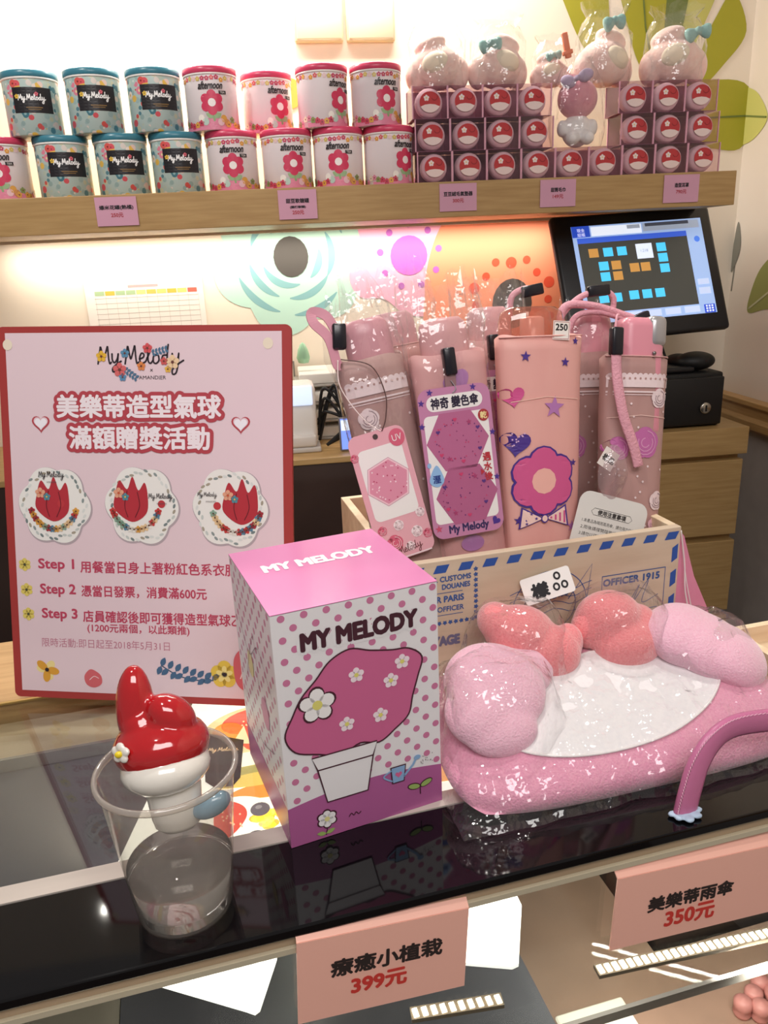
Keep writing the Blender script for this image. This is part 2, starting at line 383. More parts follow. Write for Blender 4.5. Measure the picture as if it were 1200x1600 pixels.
def m_pink(I):
    I.poly(c2([(.2, 1.72), (.215, 1.60), (.185, 1.52), (.21, 1.47), (.27, 1.462), (.33, 1.42), (.42, 1.43), (.47, 1.55), (.46, 1.70), (.33, 1.74)], 8, True), PINKM, 2)
    I.ell(.335, 1.563, .046, .047, mat('#c468c6', .8), 4)
    for k in range(9): I.ell(.337 + .074 * cos(2 * pi * k / 9 + .2), 1.562 + .074 * sin(2 * pi * k / 9 + .2), .008, .008, mat('#b765bd', .8), 4)
mural('mural_flower', m_pink)
def m_orange(I):
    I.poly(c2([(.50, 1.74), (.43, 1.65), (.39, 1.57), (.372, 1.47), (.385, 1.36), (.55, 1.30), (.8, 1.32), (.86, 1.5), (.80, 1.68), (.66, 1.76)], 8, True), ORG, 3)
    I.ell(.598, 1.435, .052, .062, mat('#4d4542', .8), 4)
    for k in range(12):
        a = radians(-40 + 22 * k); I.ell(.598 + (.095 + .012 * (k % 2)) * cos(a), 1.435 + (.10 + .012 * (k % 2)) * sin(a), .010 + .004 * (k % 3 == 0), .010 + .004 * (k % 3 == 0), mat('#f0573a', .8), 4)
    I.ell(.055, 1.925, .05, .035, mat('#f6a94a', .8), 4)
mural('mural_flower', m_orange)
OL, OLD, OLL = mat('#a8a52f', .8), mat('#6c7a3a', .8), mat('#c2c06a', .8)
def m_leaf(I):
    I.poly(c2([(.70, 2.16), (.80, 2.16), (.825, 2.08), (.83, 1.95), (.78, 1.99), (.73, 2.07)], 6, True), OL, 1)
    I.poly(c2([(.845, 2.16), (.95, 2.16), (.965, 2.05), (.945, 1.93), (.90, 1.98), (.865, 2.07)], 6, True), OL, 2)
    I.stroke([(.90, 2.15), (.915, 2.05), (.94, 1.96)], .004, OLD, 4)
    I.poly(c2([(.97, 2.16), (1.02, 2.16), (1.0, 2.02), (.965, 1.98)], 6, True), OLD, 3)
    I.poly(c2([(1.04, 2.16), (1.10, 2.16), (1.05, 2.03), (1.01, 1.95), (1.0, 2.03)], 6, True), OLL, 2)
    I.poly(c2([(1.13, 2.12), (1.17, 2.04), (1.12, 1.97), (1.06, 1.92), (1.06, 2.0), (1.09, 2.07)], 6, True), OL, 3)
    I.poly(c2([(.93, 1.85), (.98, 1.91), (1.07, 1.935), (1.19, 1.92), (1.19, 1.79), (1.10, 1.785), (.99, 1.80)], 6, True), OL, 2)
    I.stroke([(.95, 1.85), (1.19, 1.856)], .004, OLD, 4)
mural('mural_leaves', m_leaf)
IR = Ink(lambda y, z, h: (XW - .0008 - h * 4, y, z))
IR.poly(c2([(2.0, 1.92), (1.95, 1.895), (1.905, 1.838), (1.95, 1.80), (2.0, 1.79)], 6), OLL, 1); IR.stroke([(2.0, 1.856), (1.91, 1.84)], .004, OLD, 3)  # leaf half in lighter olive, standing in for this wall's brighter illumination
IR.poly(c2([(1.985, 1.61), (1.965, 1.55), (1.985, 1.50), (2.0, 1.49), (1.998, 1.56)], 6, True), mat('#7c7a70', .8), 1)
IR.stroke([(1.985, 1.5), (1.99, 1.44)], .004, mat('#7c7a70', .8), 1)
IR.poly(c2([(1.76, 1.55), (1.86, 1.505), (1.90, 1.44), (1.905, 1.39), (1.84, 1.40), (1.74, 1.42)], 6, True), mat('#8f9150', .8), 1)
IR.stroke([(1.90, 1.40), (1.74, 1.49)], .005, mat('#b9b891', .8), 3)
IR.mb.build('mural_leaves', wall_r)
for i, x in enumerate((.145, .262)):
    t = thing('wall_plate', ('left', 'right')[i] + ' one of the two blank beige plates high on the wall above the shelf', 'wall plate', (x, YW, 2.085))
    MB().rbox(-.055, -.012, -.06, .055, 0, .06, .004, mat('#d9cfae', .45)).build('cover', t)
    MB().rbox(-.05, -.015, -.055, .05, -.011, .055, .002, mat('#e3dabd', .4)).build('plate_face', t)
# paper schedule on the wall
cal = thing('wall_calendar', 'white printed schedule sheet with coloured header taped to the wall behind the red sign', 'calendar', (-.445, YW, 1.26), )
MB().box(0, -.003, 0, .275, -.001, .276, mat('#f4efe8', .7)).build('sheet', cal)
I = Ink(lambda x, y, h: (x, -.0031 - h, y)); g = mat('#c9c3bd', .7)
cl = ['#a9c59a', '#e9b94f', '#a9c59a', '#a9c59a', '#d9d58a', '#f0c060', '#e9d37a', '#e9b94f', '#e9d37a', '#d96a5a']
for k, c in enumerate(cl): I.rect(.022 + k * .024, .242, .044 + k * .024, .252, mat(c, .7), 1)
for k in range(14): I.rect(.02, .235 - k * .012, .262, .2355 - k * .012 + .0006, g, 1)
for k in range(11): I.rect(.022 + k * .024, .03, .0226 + k * .024, .24, g, 1)
I.rect(.1, .258, .17, .264, mat('#b8a9a9', .7), 1)
I.mb.build('printed_grid', cal)
# ------------------------------------------------------------------ back counter
bc = thing('back_counter', 'wooden back counter with dark front and drawers below the cash register', 'counter', (0, 1.65, 0))
MB().box(-1.6, -.004, 1.142, .80, .348, 1.156, WOODX).box(.80, -.004, 1.092, 1.062, .348, 1.156, WOODX).build('worktop', bc, bevel=.002)
MB().box(-1.6, .0, 0, .80, .02, 1.142, noisy('#3d302c', '#4a3b36', 4, .25, name='dark_panel')).build('front_panel', bc)
MB().box(.80, .022, 0, 1.055, .345, 1.092, WOODX).build('carcass', bc)
for z0, z1 in ((.892, 1.078), (.69, .876), (.49, .675), (.1, .475)):
    MB().box(.803, 0, z0, 1.056, .02, z1, WOODX).build('drawer', bc, bevel=.0015)
# POS monitor on cash drawer
BLK, BLK2 = mat('#17161a', .4), mat('#0d0d0f', .55)
MM = T(.6279, 1.65, 1.3684) @ RZ(3.6) @ RX(-23.2) @ RY(-1.9)
mon = thing('touch_monitor', 'black touch screen till monitor glowing blue above the cash drawer', 'monitor', M=MM)
w, h = .3855, .2869
MB().rbox(0, 0, 0, w, .022, h, .008, BLK).rbox(.05, .022, .04, w - .05, .045, h - .05, .008, BLK2).build('housing', mon)
def E_(c, s=1.0): return mat(c, .5, 0, emit=s)
sx0, sx1, sz0, sz1 = .043, w - .028, .038, h - .028
I = Ink(flat()); I.mb.box(sx0, -.001, sz0, sx1, .0005, sz1, E_('#9db8e6', .75)); sw, sh = sx1 - sx0, sz1 - sz0
def sr(a, b, c, d, m, lay): I.rect(sx0 + a * sw, sz0 + b * sh - 0, sx0 + c * sw, sz0 + d * sh, m, lay + 9)
sr(0, .885, .135, 1, E_('#2d50c8', .7), 1); sr(.145, .89, .53, .985, E_('#e8f0ff', .85), 1); sr(.54, .9, .98, .985, E_('#a8b4c8', .6), 1)
sr(.56, .95, .9, .985, E_('#565a68', .4), 2); sr(.42, .94, .52, .98, E_('#a8b0c0', .6), 2)
sr(.03, .10, .87, .87, E_('#454540', .55), 1); sr(.03, .82, .87, .875, E_('#3c62d8', .7), 2)
CY, AM = E_('#4cc4f0', .85), E_('#c8924c', .7)
for a, b, m in ((.10, .67, AM), (.21, .67, CY), (.315, .67, CY), (.16, .53, CY), (.255, .53, AM), (.16, .42, CY), (.255, .42, AM), (.39, .49, AM), (.475, .49, AM), (.62, .68, CY), (.62, .57, CY), (.62, .46, CY), (.12, .2, CY), (.22, .2, CY), (.35, .21, CY), (.45, .21, CY), (.55, .21, CY)):
    sr(a, b, a + .072, b + .09, m, 3)
sr(.46, .62, .585, .775, E_('#dce8fb', .8), 3)
I.text('1,218', sx0 + .522 * sw, sz0 + .7 * sh, w=.018, m=E_('#8a96b0', .5), lay=14)
for k in range(4): sr(.30 + k * .15, .02, .42 + k * .15, .085, E_('#c2d2f2', .75), 2)
sr(.905, .0, .99, .09, E_('#2c4ec8', .7), 2); sr(.89, .3, .98, .36, E_('#c2d2f2', .7), 2); sr(.89, .2, .98, .27, E_('#c2d2f2', .7), 2)
for a in range(3):
    for b in range(3): sr(.918 + a * .022, .012 + b * .026, .932 + a * .022, .03 + b * .026, E_('#dfe8ff', .8), 4)
I.ell(sx0 + .945 * sw, sz0 + .78 * sh, .007, .007, E_('#4a7be0', .8), 11)
I.text('現金', sx0 + .068 * sw, sz0 + .955 * sh, w=.018, m=E_('#eef2ff', .8), lay=13); I.text('結帳', sx0 + .068 * sw, sz0 + .91 * sh, w=.018, m=E_('#eef2ff', .8), lay=13)
I.mb.build('screen', mon)
Mi = MM.inverted()
nk = MB(); nk.sweep(crv([tuple(Mi @ Vector(p)) for p in ((.83, 1.73, 1.50), (.83, 1.78, 1.42), (.83, 1.78, 1.33), (.83, 1.77, 1.295))], 5), lambda t: [(-.035, -.018), (.035, -.018), (.035, .018), (-.035, .018)], BLK)
nk.build('neck', mon)
MB().rbox(.72, 1.69, 1.2815, .94, 1.86, 1.296, .005, BLK, Mi).build('base', mon)
cd = thing('cash_drawer', 'black metal cash drawer with round key lock on the wooden counter', 'cash drawer', (.86, 1.67, 1.156))
MB().rbox(-.15, .012, 0, .147, .32, .125, .006, BLK2).build('housing', cd)
MB().rbox(-.146, 0, .006, .143, .014, .116, .003, mat('#141315', .5)).build('drawer_front', cd)
lk = MB().lathe([(.0135, 0), (.0135, .004), (.011, .006), (0, .006)], mat('#b9b2a6', .25, .9), 20, T(.1, -.0005, .046) @ RX(90)).build('lock', cd)
MB().box(-.002, -.0075, -.007, .002, -.0055, .007, BLK2, T(.1, 0, .046)).build('keyhole', lk)
sc = thing('barcode_scanner', 'black handheld scanner lying on the cash drawer under the monitor', 'scanner', (.955, 1.72, 1.2815))
MB().blob((0, 0, .022), (.046, .035, .022), BLK2).blob((-.02, .03, .02), (.03, .05, .016), BLK2).build('body', sc, remesh=.003, smoothm=4)
cb = MB(); cb.tube(crv([(.905, 1.80, 1.44), (.925, 1.81, 1.40), (.905, 1.80, 1.36), (.915, 1.79, 1.31), (.93, 1.77, 1.2835)], 8), .003, BLK)
cb.rbox(-.007, -.007, -.014, .007, .007, .014, .003, BLK2, T(.909, 1.80, 1.372)); tag(cb.build('cable'), 'thin black cable hanging behind the till monitor', 'cable')
# devices at the left of the back counter
ct = thing('card_terminal', 'white payment terminal standing on the back counter right of the red sign', 'terminal', (.02, 1.70, 1.156))
WP = mat('#eceae6', .35)
MB().rbox(-.05, 0, .0, .055, .11, .012, .003, mat('#b9b5b0', .4)).rbox(-.045, .012, .012, .05, .10, .15, .012, WP).build('body', ct)
MB().rbox(-.035, .006, .105, .043, .014, .148, .003, E_('#cfe0ff', .8)).build('screen', ct)
MB().rbox(-.04, .0, .012, .046, .03, .04, .006, mat('#d5d0ca', .4)).build('card_slot', ct)
og = MB().lathe([(.0, 0), (.012, .002), (.016, .014), (.012, .032), (.006, .045), (0, .05)], mat('#9fd0ac', .5), 16)
gob = og.build('green_ornament'); gob.location = (.055, 1.89, 1.329); tag(gob, 'small pale green pointed ornament on the paper trays behind the white terminal', 'ornament')
pt = thing('paper_trays', 'grey stacked paper trays behind the black cables on the back counter', 'paper tray', (.1, 1.82, 1.156))
for k in range(4):
    MB().rbox(-.07, 0, k * .042, .085, .16, k * .042 + .006, .002, mat('#a8a39c', .5)).build('tray', pt)
    MB().rbox(-.06, .005, k * .042 + .006, .08, .155, k * .042 + .03, .003, mat('#d9d5ce', .7)).build('paper', pt)
MB().box(-.07, .15, 0, -.066, .16, .17, mat('#8a857f', .5)).build('post', pt); MB().box(.081, .15, 0, .085, .16, .17, mat('#8a857f', .5)).build('post', pt)
for k in range(5):
    r = random.Random(k); c = MB()
    c.tube(crv([(.075, 1.76, 1.17 + .012 * k), (.095 + r.uniform(-.01, .02), 1.745, 1.25 + r.uniform(-.02, .05)), (.13, 1.74, 1.23 + r.uniform(-.03, .02)), (.12 + r.uniform(0, .03), 1.735, 1.19), (.09, 1.74, 1.162)], 10), .0035, BLK2)
    tag(c.build('power_cable'), ['black cable looping highest between terminal and paper trays', 'black cable in the middle of the tangle beside the white terminal', 'black cable lying lowest in the tangle by the terminal', 'black cable curling outermost toward the umbrellas', 'black cable tucked innermost against the white terminal'][k], 'cable', 'black cables beside the terminal')
ph = thing('smartphone', 'phone with lit blue screen propped on the back counter left of the umbrellas', 'phone', M=T(.118, 1.685, 1.158) @ RX(-12))
MB().rbox(-.002, 0, 0, .038, .008, .075, .003, mat('#6d6a70', .4)).build('case', ph)
I = Ink(flat()); I.rect(.002, .004, .034, .071, E_('#6f8df0', .9), 4); I.rect(.003, .045, .033, .068, E_('#cfe0f5', .9), 5); I.mb.build('screen', ph)
# ------------------------------------------------------------------ wall shelf
def shz(x): return 1.6935 + .0075 * (x + .5) / 1.45
sh_ = thing('wall_shelf', 'long light wood shelf across the back wall carrying tins and boxed gifts', 'shelf', (0, 1.63, 1.6973), )
sh_.rotation_euler = (0, -math.atan(.0075 / 1.45), 0)
MB().box(-1.5, 0, -.066, .962, .369, 0, WOODX).build('board', sh_, bevel=.0012)
MB().box(-1.5, .28, -.072, .95, .30, -.0665, mat('#f3ead9', .5, emit=.0)).build('light_channel', sh_)
def shelf_tag(x, w_, h_, lines, price, label):
    t = thing('price_tag', label, 'price tag', (x, 1.6285, shz(x) - .004), group='pink price tags on the wooden shelf')
    MB().box(-w_ / 2, -.0012, -h_, w_ / 2, 0, .001, mat('#d9a3bb', .6)).build('card', t)
    I = Ink(lambda a, b, h: (a, -.0013 - h, b)); y = -h_ * .36
    for s_, ww, hh in lines: I.text(s_, 0, y, w=ww, h=hh, m=mat('#2a1d28', .6), bold=.00035, ring=5); y -= hh + .0035
    I.text(price, 0, y - .001, w=.022, h=.0075, m=mat('#b8434e', .6), bold=.0003, ring=5)
    I.mb.build('lettering', t)
shelf_tag(-.282, .076, .05, [('爆米花罐(熱橘)', .062, .0085)], '250元', 'leftmost pink price tag on the shelf edge below the blue tins')
shelf_tag(.058, .074, .052, [('甜豆軟糖罐', .044, .008), ('(蘇打軟糖)', .03, .005)], '250元', 'pink price tag on the shelf edge below the white and pink tins')
shelf_tag(.375, .075, .05, [('豆豆絨毛氣墊器', .058, .008)], '300元', 'pink price tag on the shelf edge below the leftmost clear boxes')
shelf_tag(.580, .074, .05, [('甜筒毛巾', .03, .008)], '149元', 'pink price tag on the shelf edge left of the monitor corner, fourth from left')
shelf_tag(.842, .076, .052, [('造型耳罩', .03, .008)], '790元', 'rightmost pink price tag on the shelf edge above the monitor')
# tins
def floral():
    m = bpy.data.materials.new('floral_print'); m.use_nodes = True; nt = m.node_tree; b = nt.nodes['Principled BSDF']
    tc = nt.nodes.new('ShaderNodeTexCoord'); prev = None
    def layer(scale, thr, cols, base, seed):
        mp = nt.nodes.new('ShaderNodeMapping'); mp.inputs['Location'].default_value = (seed, seed * 2, seed * 3)
        v = nt.nodes.new('ShaderNodeTexVoronoi'); v.inputs['Scale'].default_value = scale
        nt.links.new(tc.outputs['Object'], mp.inputs[0]); nt.links.new(mp.outputs[0], v.inputs['Vector'])
        sp = nt.nodes.new('ShaderNodeSeparateColor'); nt.links.new(v.outputs['Color'], sp.inputs[0])
        r = nt.nodes.new('ShaderNodeValToRGB'); r.color_ramp.interpolation = 'CONSTANT'
        els = r.color_ramp.elements
        while len(els) < len(cols): els.new(.5)
        for i, c in enumerate(cols): els[i].position = i / len(cols); els[i].color = lin(c)
        nt.links.new(sp.outputs[0], r.inputs[0])
        lt = nt.nodes.new('ShaderNodeMath'); lt.operation = 'LESS_THAN'; lt.inputs[1].default_value = thr; nt.links.new(v.outputs['Distance'], lt.inputs[0])
        mx = nt.nodes.new('ShaderNodeMix'); mx.data_type = 'RGBA'; nt.links.new(lt.outputs[0], mx.inputs[0])
        if isinstance(base, str): mx.inputs[6].default_value = lin(base)
        else: nt.links.new(base, mx.inputs[6])
        nt.links.new(r.outputs[0], mx.inputs[7]); return mx.outputs[2]
    a = layer(85, .45, ['#9fbdbc', '#5f8f9c', '#c3d3c6', '#d3d6ba', '#a9c6c6', '#e6ddd6'], '#bed3d0', 1)
    a = layer(58, .40, ['#e2606a', '#f2c860', '#f3d9d0', '#e88aa0', '#4f8797', '#f6e9de', '#e0605a', '#b9d0cc'], a, 2.3)
    a = layer(58, .14, ['#7a2a35', '#c58a2a', '#e6a0a8', '#f4e3b0', '#9fc6cb', '#e9b24a', '#8a2a35', '#dfe6e0'], a, 2.3)
    nt.links.new(a, b.inputs['Base Color']); b.inputs['Roughness'].default_value = .28; b.inputs['Metallic'].default_value = .0; return m
FLO = floral(); TR, TH = .0485, .094
def tinfn(x, y, h): r = TR + .0002 + h * 2; a = x / TR; return (r * sin(a), -r * cos(a), y)
def tin(kind, label, loc, rz):
    t = thing('popcorn_tin', label, 'tin', loc, radians(rz), 'round gift tins stacked on the wooden shelf')
    body = FLO if kind == 'b' else mat('#f3e9ec', .3)
    lidm = mat('#3f8296', .3) if kind == 'b' else mat('#d8456a', .3)
    MB().lathe([(TR - .002, 0), (TR, .0015), (TR, TH - .001), (TR, TH)], body, 40).build('body', t)
    MB().lathe([(TR + .001, TH - .001), (TR + .0016, TH), (TR + .0016, TH + .001), (TR + .001, TH + .0025)], mat('#f4f0ec', .3), 40).build('seam_ring', t)
    MB().lathe([(TR + .0012, TH + .0025), (TR + .002, TH + .0035), (TR + .002, TH + .0125), (TR - .001, TH + .0145), (TR - .004, TH + .0135), (0, TH + .0135)], lidm, 40).build('lid', t)
    I = Ink(tinfn, maxe=.009)
    if kind == 'b':
        I.rect(-.034, .037, .036, .079, mat('#1d1a20', .4), 1)
        I.script(-.024, .058, .0055, mat('#ffffff', .5), 3, .3)
        I.flower(-.026, .064, .004, mat('#e8c24a', .5), mat('#7a5a20', .5), 4); I.flower(.008, .068, .0035, mat('#e06a7a', .5), mat('#7a2a30', .5), 4)
        I.rect(-.012, .045, .016, .0465, mat('#8a6a3a', .5), 2); I.rect(-.009, .042, .013, .0432, mat('#8a6a3a', .5), 2)
    else:
        pk, rd = mat('#e58aa6', .35), mat('#d5385e', .35)
        I.poly([(-.07, .0)] + [(x * .01, .014 + .006 * cos(x * .5)) for x in range(-7, 8)] + [(.07, 0)], pk, 1)
        for k in range(26):
            r = random.Random(k); a = -.11 + k * .0087
            I.flower(a, .089 - r.random() * .005, .0042, mat(r.choice(['#e8a040', '#e05a6a', '#f0cdd4', '#d9bf6a', '#c8406a']), .4), mat('#f3e3b0', .4), 2)
            if abs(a) > .022: I.flower(a, .006 + r.random() * .012, .0055, mat(r.choice(['#c8405a', '#e0a848', '#8a9a58', '#e9d9c0', '#d98aa0']), .4), mat('#7a3040', .4), 3)
        # plain blossom picture
        I.flower(0, .046, .021, rd, mat('#fbf3f1', .4), 3, n=6, cr=.34); I.stroke([(0, .03), (.002, .016)], .004, mat('#8fae7a', .4), 2)
        I.leaf(.002, .02, .016, .009, mat('#9bb98a', .4), 2, 30); I.leaf(.001, .02, .016, .009, mat('#9bb98a', .4), 2, 150)
        for x, y, c in ((-.022, .02, '#f6efe6'), (-.014, .014, '#bcd3c8'), (.02, .019, '#dca24a'), (.014, .013, '#e9c0c8'), (.026, .012, '#c98a5a')): I.ell(x, y, .006, .0065, mat(c, .4), 3, n=12)
        I.text('afternoon', 0, .075, w=.044, h=.0125, m=mat('#2a2226', .4), lay=5, bold=.0005, ring=5, shear=.2); I.rect(.014, .060, .028, .066, mat('#2a2226', .4), 4); I.text('TEA', .021, .063, w=.009, m=mat('#f5efec', .4), lay=6)
    I.mb.build('printed_label', t); return t
TB = tin('b', '', (0, 0, 0), 0); TP = tin('p', '', (0, 0, 0), 0)
pos = [('p', -.492, 1.695, 0, -10, 'pink lidded white tin in the bottom row cut by the left photo edge'),
       ('b', -.380, 1.695, 0, 8, 'blue lidded floral tin in the bottom row, leftmost blue one'),
       ('b', -.2705, 1.695, 0, 8, 'blue lidded floral tin in the bottom row, middle of the three blue ones'),
       ('b', -.166, 1.695, 0, 8, 'blue lidded floral tin in the bottom row beside the white tins'),
       ('p', -.0605, 1.695, 0, 0, 'white tin with red lid in the bottom row, next to the blue tins'),
       ('p', .046, 1.695, 0, 14, 'white tin with red lid in the bottom row, second from the blue tins'),
       ('p', .1475, 1.695, 0, 0, 'white tin with red lid in the bottom row, third from the blue tins'),
       ('p', .2485, 1.695, 0, 42, 'white tin with red lid in the bottom row against the clear boxes'),
       ('b', -.418, 1.695, 1, 0, 'blue lidded floral tin on top of the stack, leftmost of the top row'),
       ('b', -.3055, 1.69, 1, 6, 'blue lidded floral tin on top, the tallest looking middle one of three'),
       ('b', -.195, 1.695, 1, 10, 'blue lidded floral tin on top, right one of three'),
       ('p', -.0895, 1.695, 1, 0, 'white tin with red lid on top, next to the blue tins'),
       ('p', .0165, 1.75, 1, 30, 'white tin with red lid on top, set farther back than its neighbours'),
       ('p', .123, 1.695, 1, 44, 'white tin with red lid on top, second from the clear boxes'),
       ('p', .228, 1.695, 1, 25, 'white tin with red lid on top, beside the clear boxes')]
fb = fp = False
for kd, x, y, lv, rz, lab in pos:
    src = TB if kd == 'b' else TP; z = shz(x) + lv * (TH + .0146)
    rr = radians(rz) - math.atan2(x, y)
    if kd == 'b' and not fb: src.location = (x, y, z); src.rotation_euler = (0, 0, rr); src['label'] = lab; fb = True
    elif kd == 'p' and not fp: src.location = (x, y, z); src.rotation_euler = (0, 0, rr); src['label'] = lab; fp = True
    else: dup(src, lab, (x, y, z), rr)
# clear gift boxes
BW, BD, BH = .0685, .066, .0575
def gift_box(label, loc):
    t = thing('gift_box', label, 'box', loc, 0, 'clear boxes with round plush discs on the shelf')
    MB().box(-BW / 2, -BD / 2, 0, BW / 2, BD / 2, BH, CLEARBOX).build('clear_case', t)
    pe = mat('#d9a0b4', .4); m = MB(); e = .0011
    for sx in (-1, 1):
        for sy in (-1, 1): m.box(sx * BW / 2 - e, sy * BD / 2 - e, 0, sx * BW / 2 + e, sy * BD / 2 + e, BH, pe)
    m.box(-BW / 2, BD / 2 - .0015, 0, BW / 2, BD / 2, BH, mat('#a5708a', .5)).box(-BW / 2, -BD / 2, 0, BW / 2, BD / 2, .001, mat('#a5708a', .5))
    m.build('pink_lining', t)
    d = MB().lathe([(0, 0), (.024, .001), (.0265, .008), (.0265, .02), (.024, .027), (.015, .03), (0, .0305)], noisy('#f0d3da', '#f7e2e6', 60, .9, name='puff', sheen=.5), 28, T(0, -.002, BH / 2) @ RX(90)).build('plush_disc', t)
    I = Ink(flat(T(0, -.0335, BH / 2)), step=.0002); rd = mat('#c13b3f', .7)
    I.ell(0, .001, .0205, .0185, rd, 1, n=24); I.poly([(.0205 * cos(t), .001 + .0185 * sin(t)) for t in [radians(205 + 130 * k / 16) for k in range(17)]] + [(.010, -.0035), (0, -.0025), (-.010, -.0035)], mat('#f1dcd8', .7), 2.5); I.flower(-.007, .008, .0055, mat('#f3e4e2', .7), mat('#e8c86a', .7), 3)
    I.stroke([(.009 + .006 * cos(a), .01 + .006 * sin(a)) for a in [radians(200 + 20 * k) for k in range(12)]], .0012, mat('#8f2a30', .7), 3)
    I.mb.build('printed_face', d); return t
ordn = ['first', 'second', 'third', 'fourth', 'fifth', 'sixth', 'seventh', 'eighth', 'ninth']; rown = ['bottom', 'middle', 'top']
gb = None
for r_ in range(3):
    for c_ in range(9):
        if r_ and c_ in (4, 5): continue
        x = (.334, .331, .327)[r_] + c_ * (.0705, .0700, .0695)[r_]; lab = 'clear gift box, %s from the left in the %s row, round red printed disc inside' % (ordn[c_], rown[r_])
        p = (x, 1.685, shz(x) + .0005 + r_ * (BH + .0005))
        if gb is None: gb = gift_box(lab, p)
        else: dup(gb, lab, p)
# soft toys in bags on the boxes: plain plush stand-ins
FURP = noisy('#f9cdc2', '#fcdcd2', 90, .95, name='pale_pink_plush', bump=.003, sheen=.6, detail=6)
TEALB = noisy('#8fb8b4', '#a3c8c2', 60, .8, name='teal_ribbon')
def toy(label, x, y, z, s, rz, tilt, bow, top):
    t = thing('plush_toy', label, 'soft toy', M=T(x, y, z) @ RZ(rz), group='pale pink bagged soft toys above the clear boxes')
    A = SC(s, s, s)
    b = MB().blob((0, 0, .042), (.056, .042, .044), FURP, A).blob((-.045, .0, .03), (.024, .024, .034), FURP, A).blob((.045, 0, .03), (.024, .024, .034), FURP, A)
    b.blob((.015 * tilt, -.002, .085), (.036, .024, .018), FURP, A, rot=RY(18 * tilt))
    b.build('body', t, remesh=.003, smoothm=3)
    if bow:
        m = MB(); bx, bz = bow
        for sg in (-1, 1): m.lathe([(.004, 0), (.009, .006), (.014, .016), (.0135, .023), (.006, .026), (0, .026)], TEALB, 14, A @ T(bx, -.028, bz) @ RY(90 * sg - 12 + 14 * sg) @ SC(1, .6, 1))
        m.blob((bx, -.030, bz), (.007, .007, .008), TEALB, A); m.build('bow', t, remesh=.0018, smoothm=1)
    MB().blob((.006 * tilt, -.030, .046), (.030, .016, .022), mat('#f4e4cd', .9), A, rot=RY(14 * tilt)).build('cream_patch', t)
    f = MB(); n = 22; vs = []; fs = []; rr = random.Random(label)
    rows = [(.060, .0), (.062, .03), (.062, .06), (.060, .09), (.050, .112), (.04, .128 + top), (.056, .148 + top)]
    for q, (r, zz) in enumerate(rows):
        for i in range(n):
            a = 2 * pi * i / n; k = 1 + rr.uniform(-.07, .07) * (q > 0); vs.append((r * k * cos(a) * s, r * k * .72 * sin(a) * s, (zz + rr.uniform(-.005, .005) * (q > 0)) * s))
    for q in range(len(rows) - 1):
        for i in range(n): fs.append((q * n + i, q * n + (i + 1) % n, (q + 1) * n + (i + 1) % n, (q + 1) * n + i))
    f.add(vs, fs, CELLO); f.build('clear_bag', t); return t
zt = lambda x: shz(x) + 3 * (BH + .0005) + .0008
toy('pale pink bagged soft toy without bow, leftmost above the clear boxes', .352, 1.70, zt(.35), .92, -6, -1, None, .0)
toy('pale pink bagged soft toy with teal bow at its left, second from left', .474, 1.70, zt(.47), .92, 10, 1, (-.03, .08), -.01)
toy('pale pink bagged soft toy with teal bow, low behind the hanging doll', .585, 1.705, zt(.58) - .0, .62, 0, -1, (.0, .09), .0)
toy('large pale pink bagged soft toy overexposed under the shelf light', .697, 1.71, zt(.69), 1.0, 18, 1, (.0, .112), .0)
toy('pale pink bagged soft toy with teal bow, rightmost above the boxes', .842, 1.70, zt(.84), 1.0, -8, -1, (.036, .088), -.01)
hp = MB(); hp.rbox(-.006, -.004, .0, .006, .004, .045, .002, mat('#ee8a6a', .4)).rbox(-.010, -.005, .006, .010, .005, .014, .002, mat('#ee8a6a', .4))
hpo = hp.build('bag_clip'); hpo.matrix_world = T(.604, 1.655, zt(.6) + .042) @ RY(-14); tag(hpo, 'orange plastic clip standing between two bagged soft toys', 'clip')
dl = thing('bagged_doll', 'small pink and white doll with lilac bow sitting in a clear bag between the boxes', 'doll', M=T(.632, 1.675, shz(.63) + BH + .001) @ RZ(-8))
DP, DW = noisy('#d98a9a', '#e09aa6', 70, .85, name='doll_pink', sheen=.4), noisy('#eae4e2', '#f3eeec', 70, .85, name='doll_white', sheen=.4)
MB().blob((0, 0, .09), (.04, .034, .038), DP).blob((-.012, .004, .122), (.018, .014, .014), DP).build('hood', dl, remesh=.0025, smoothm=3)
MB().blob((0, 0, .032), (.03, .026, .032), DW).blob((-.013, -.026, .016), (.014, .016, .014), DW).blob((.016, -.026, .016), (.014, .016, .014), DW).blob((-.03, -.006, .036), (.011, .013, .016), DW).blob((.03, -.006, .036), (.011, .013, .016), DW).build('body', dl, remesh=.0025, smoothm=3)
m = MB()
for sg in (-1, 1): m.blob((-.008 + sg * .017, -.026, .122 + sg * .005), (.016, .008, .012), mat('#b7a3bd', .7), rot=RY(-20 * sg))
m.blob((-.008, -.031, .122), (.006, .006, .006), mat('#a48fae', .7)); m.build('bow', dl, remesh=.002, smoothm=2)
f = MB(); n = 24; vs = []; fs = []; rr = random.Random(5)
for q, (r, zz) in enumerate([(.05, 0), (.056, .03), (.055, .07), (.05, .11), (.036, .14), (.024, .155), (.034, .175)]):
    for i in range(n): a = 2 * pi * i / n; k = 1 + rr.uniform(-.09, .09) * (q > 0); vs.append((r * k * cos(a), r * k * .8 * sin(a), zz))
for q in range(6):
    for i in range(n): fs.append((q * n + i, q * n + (i + 1) % n, (q + 1) * n + (i + 1) % n, (q + 1) * n + i))
f.add(vs, fs, CELLO); f.build('clear_bag', dl)
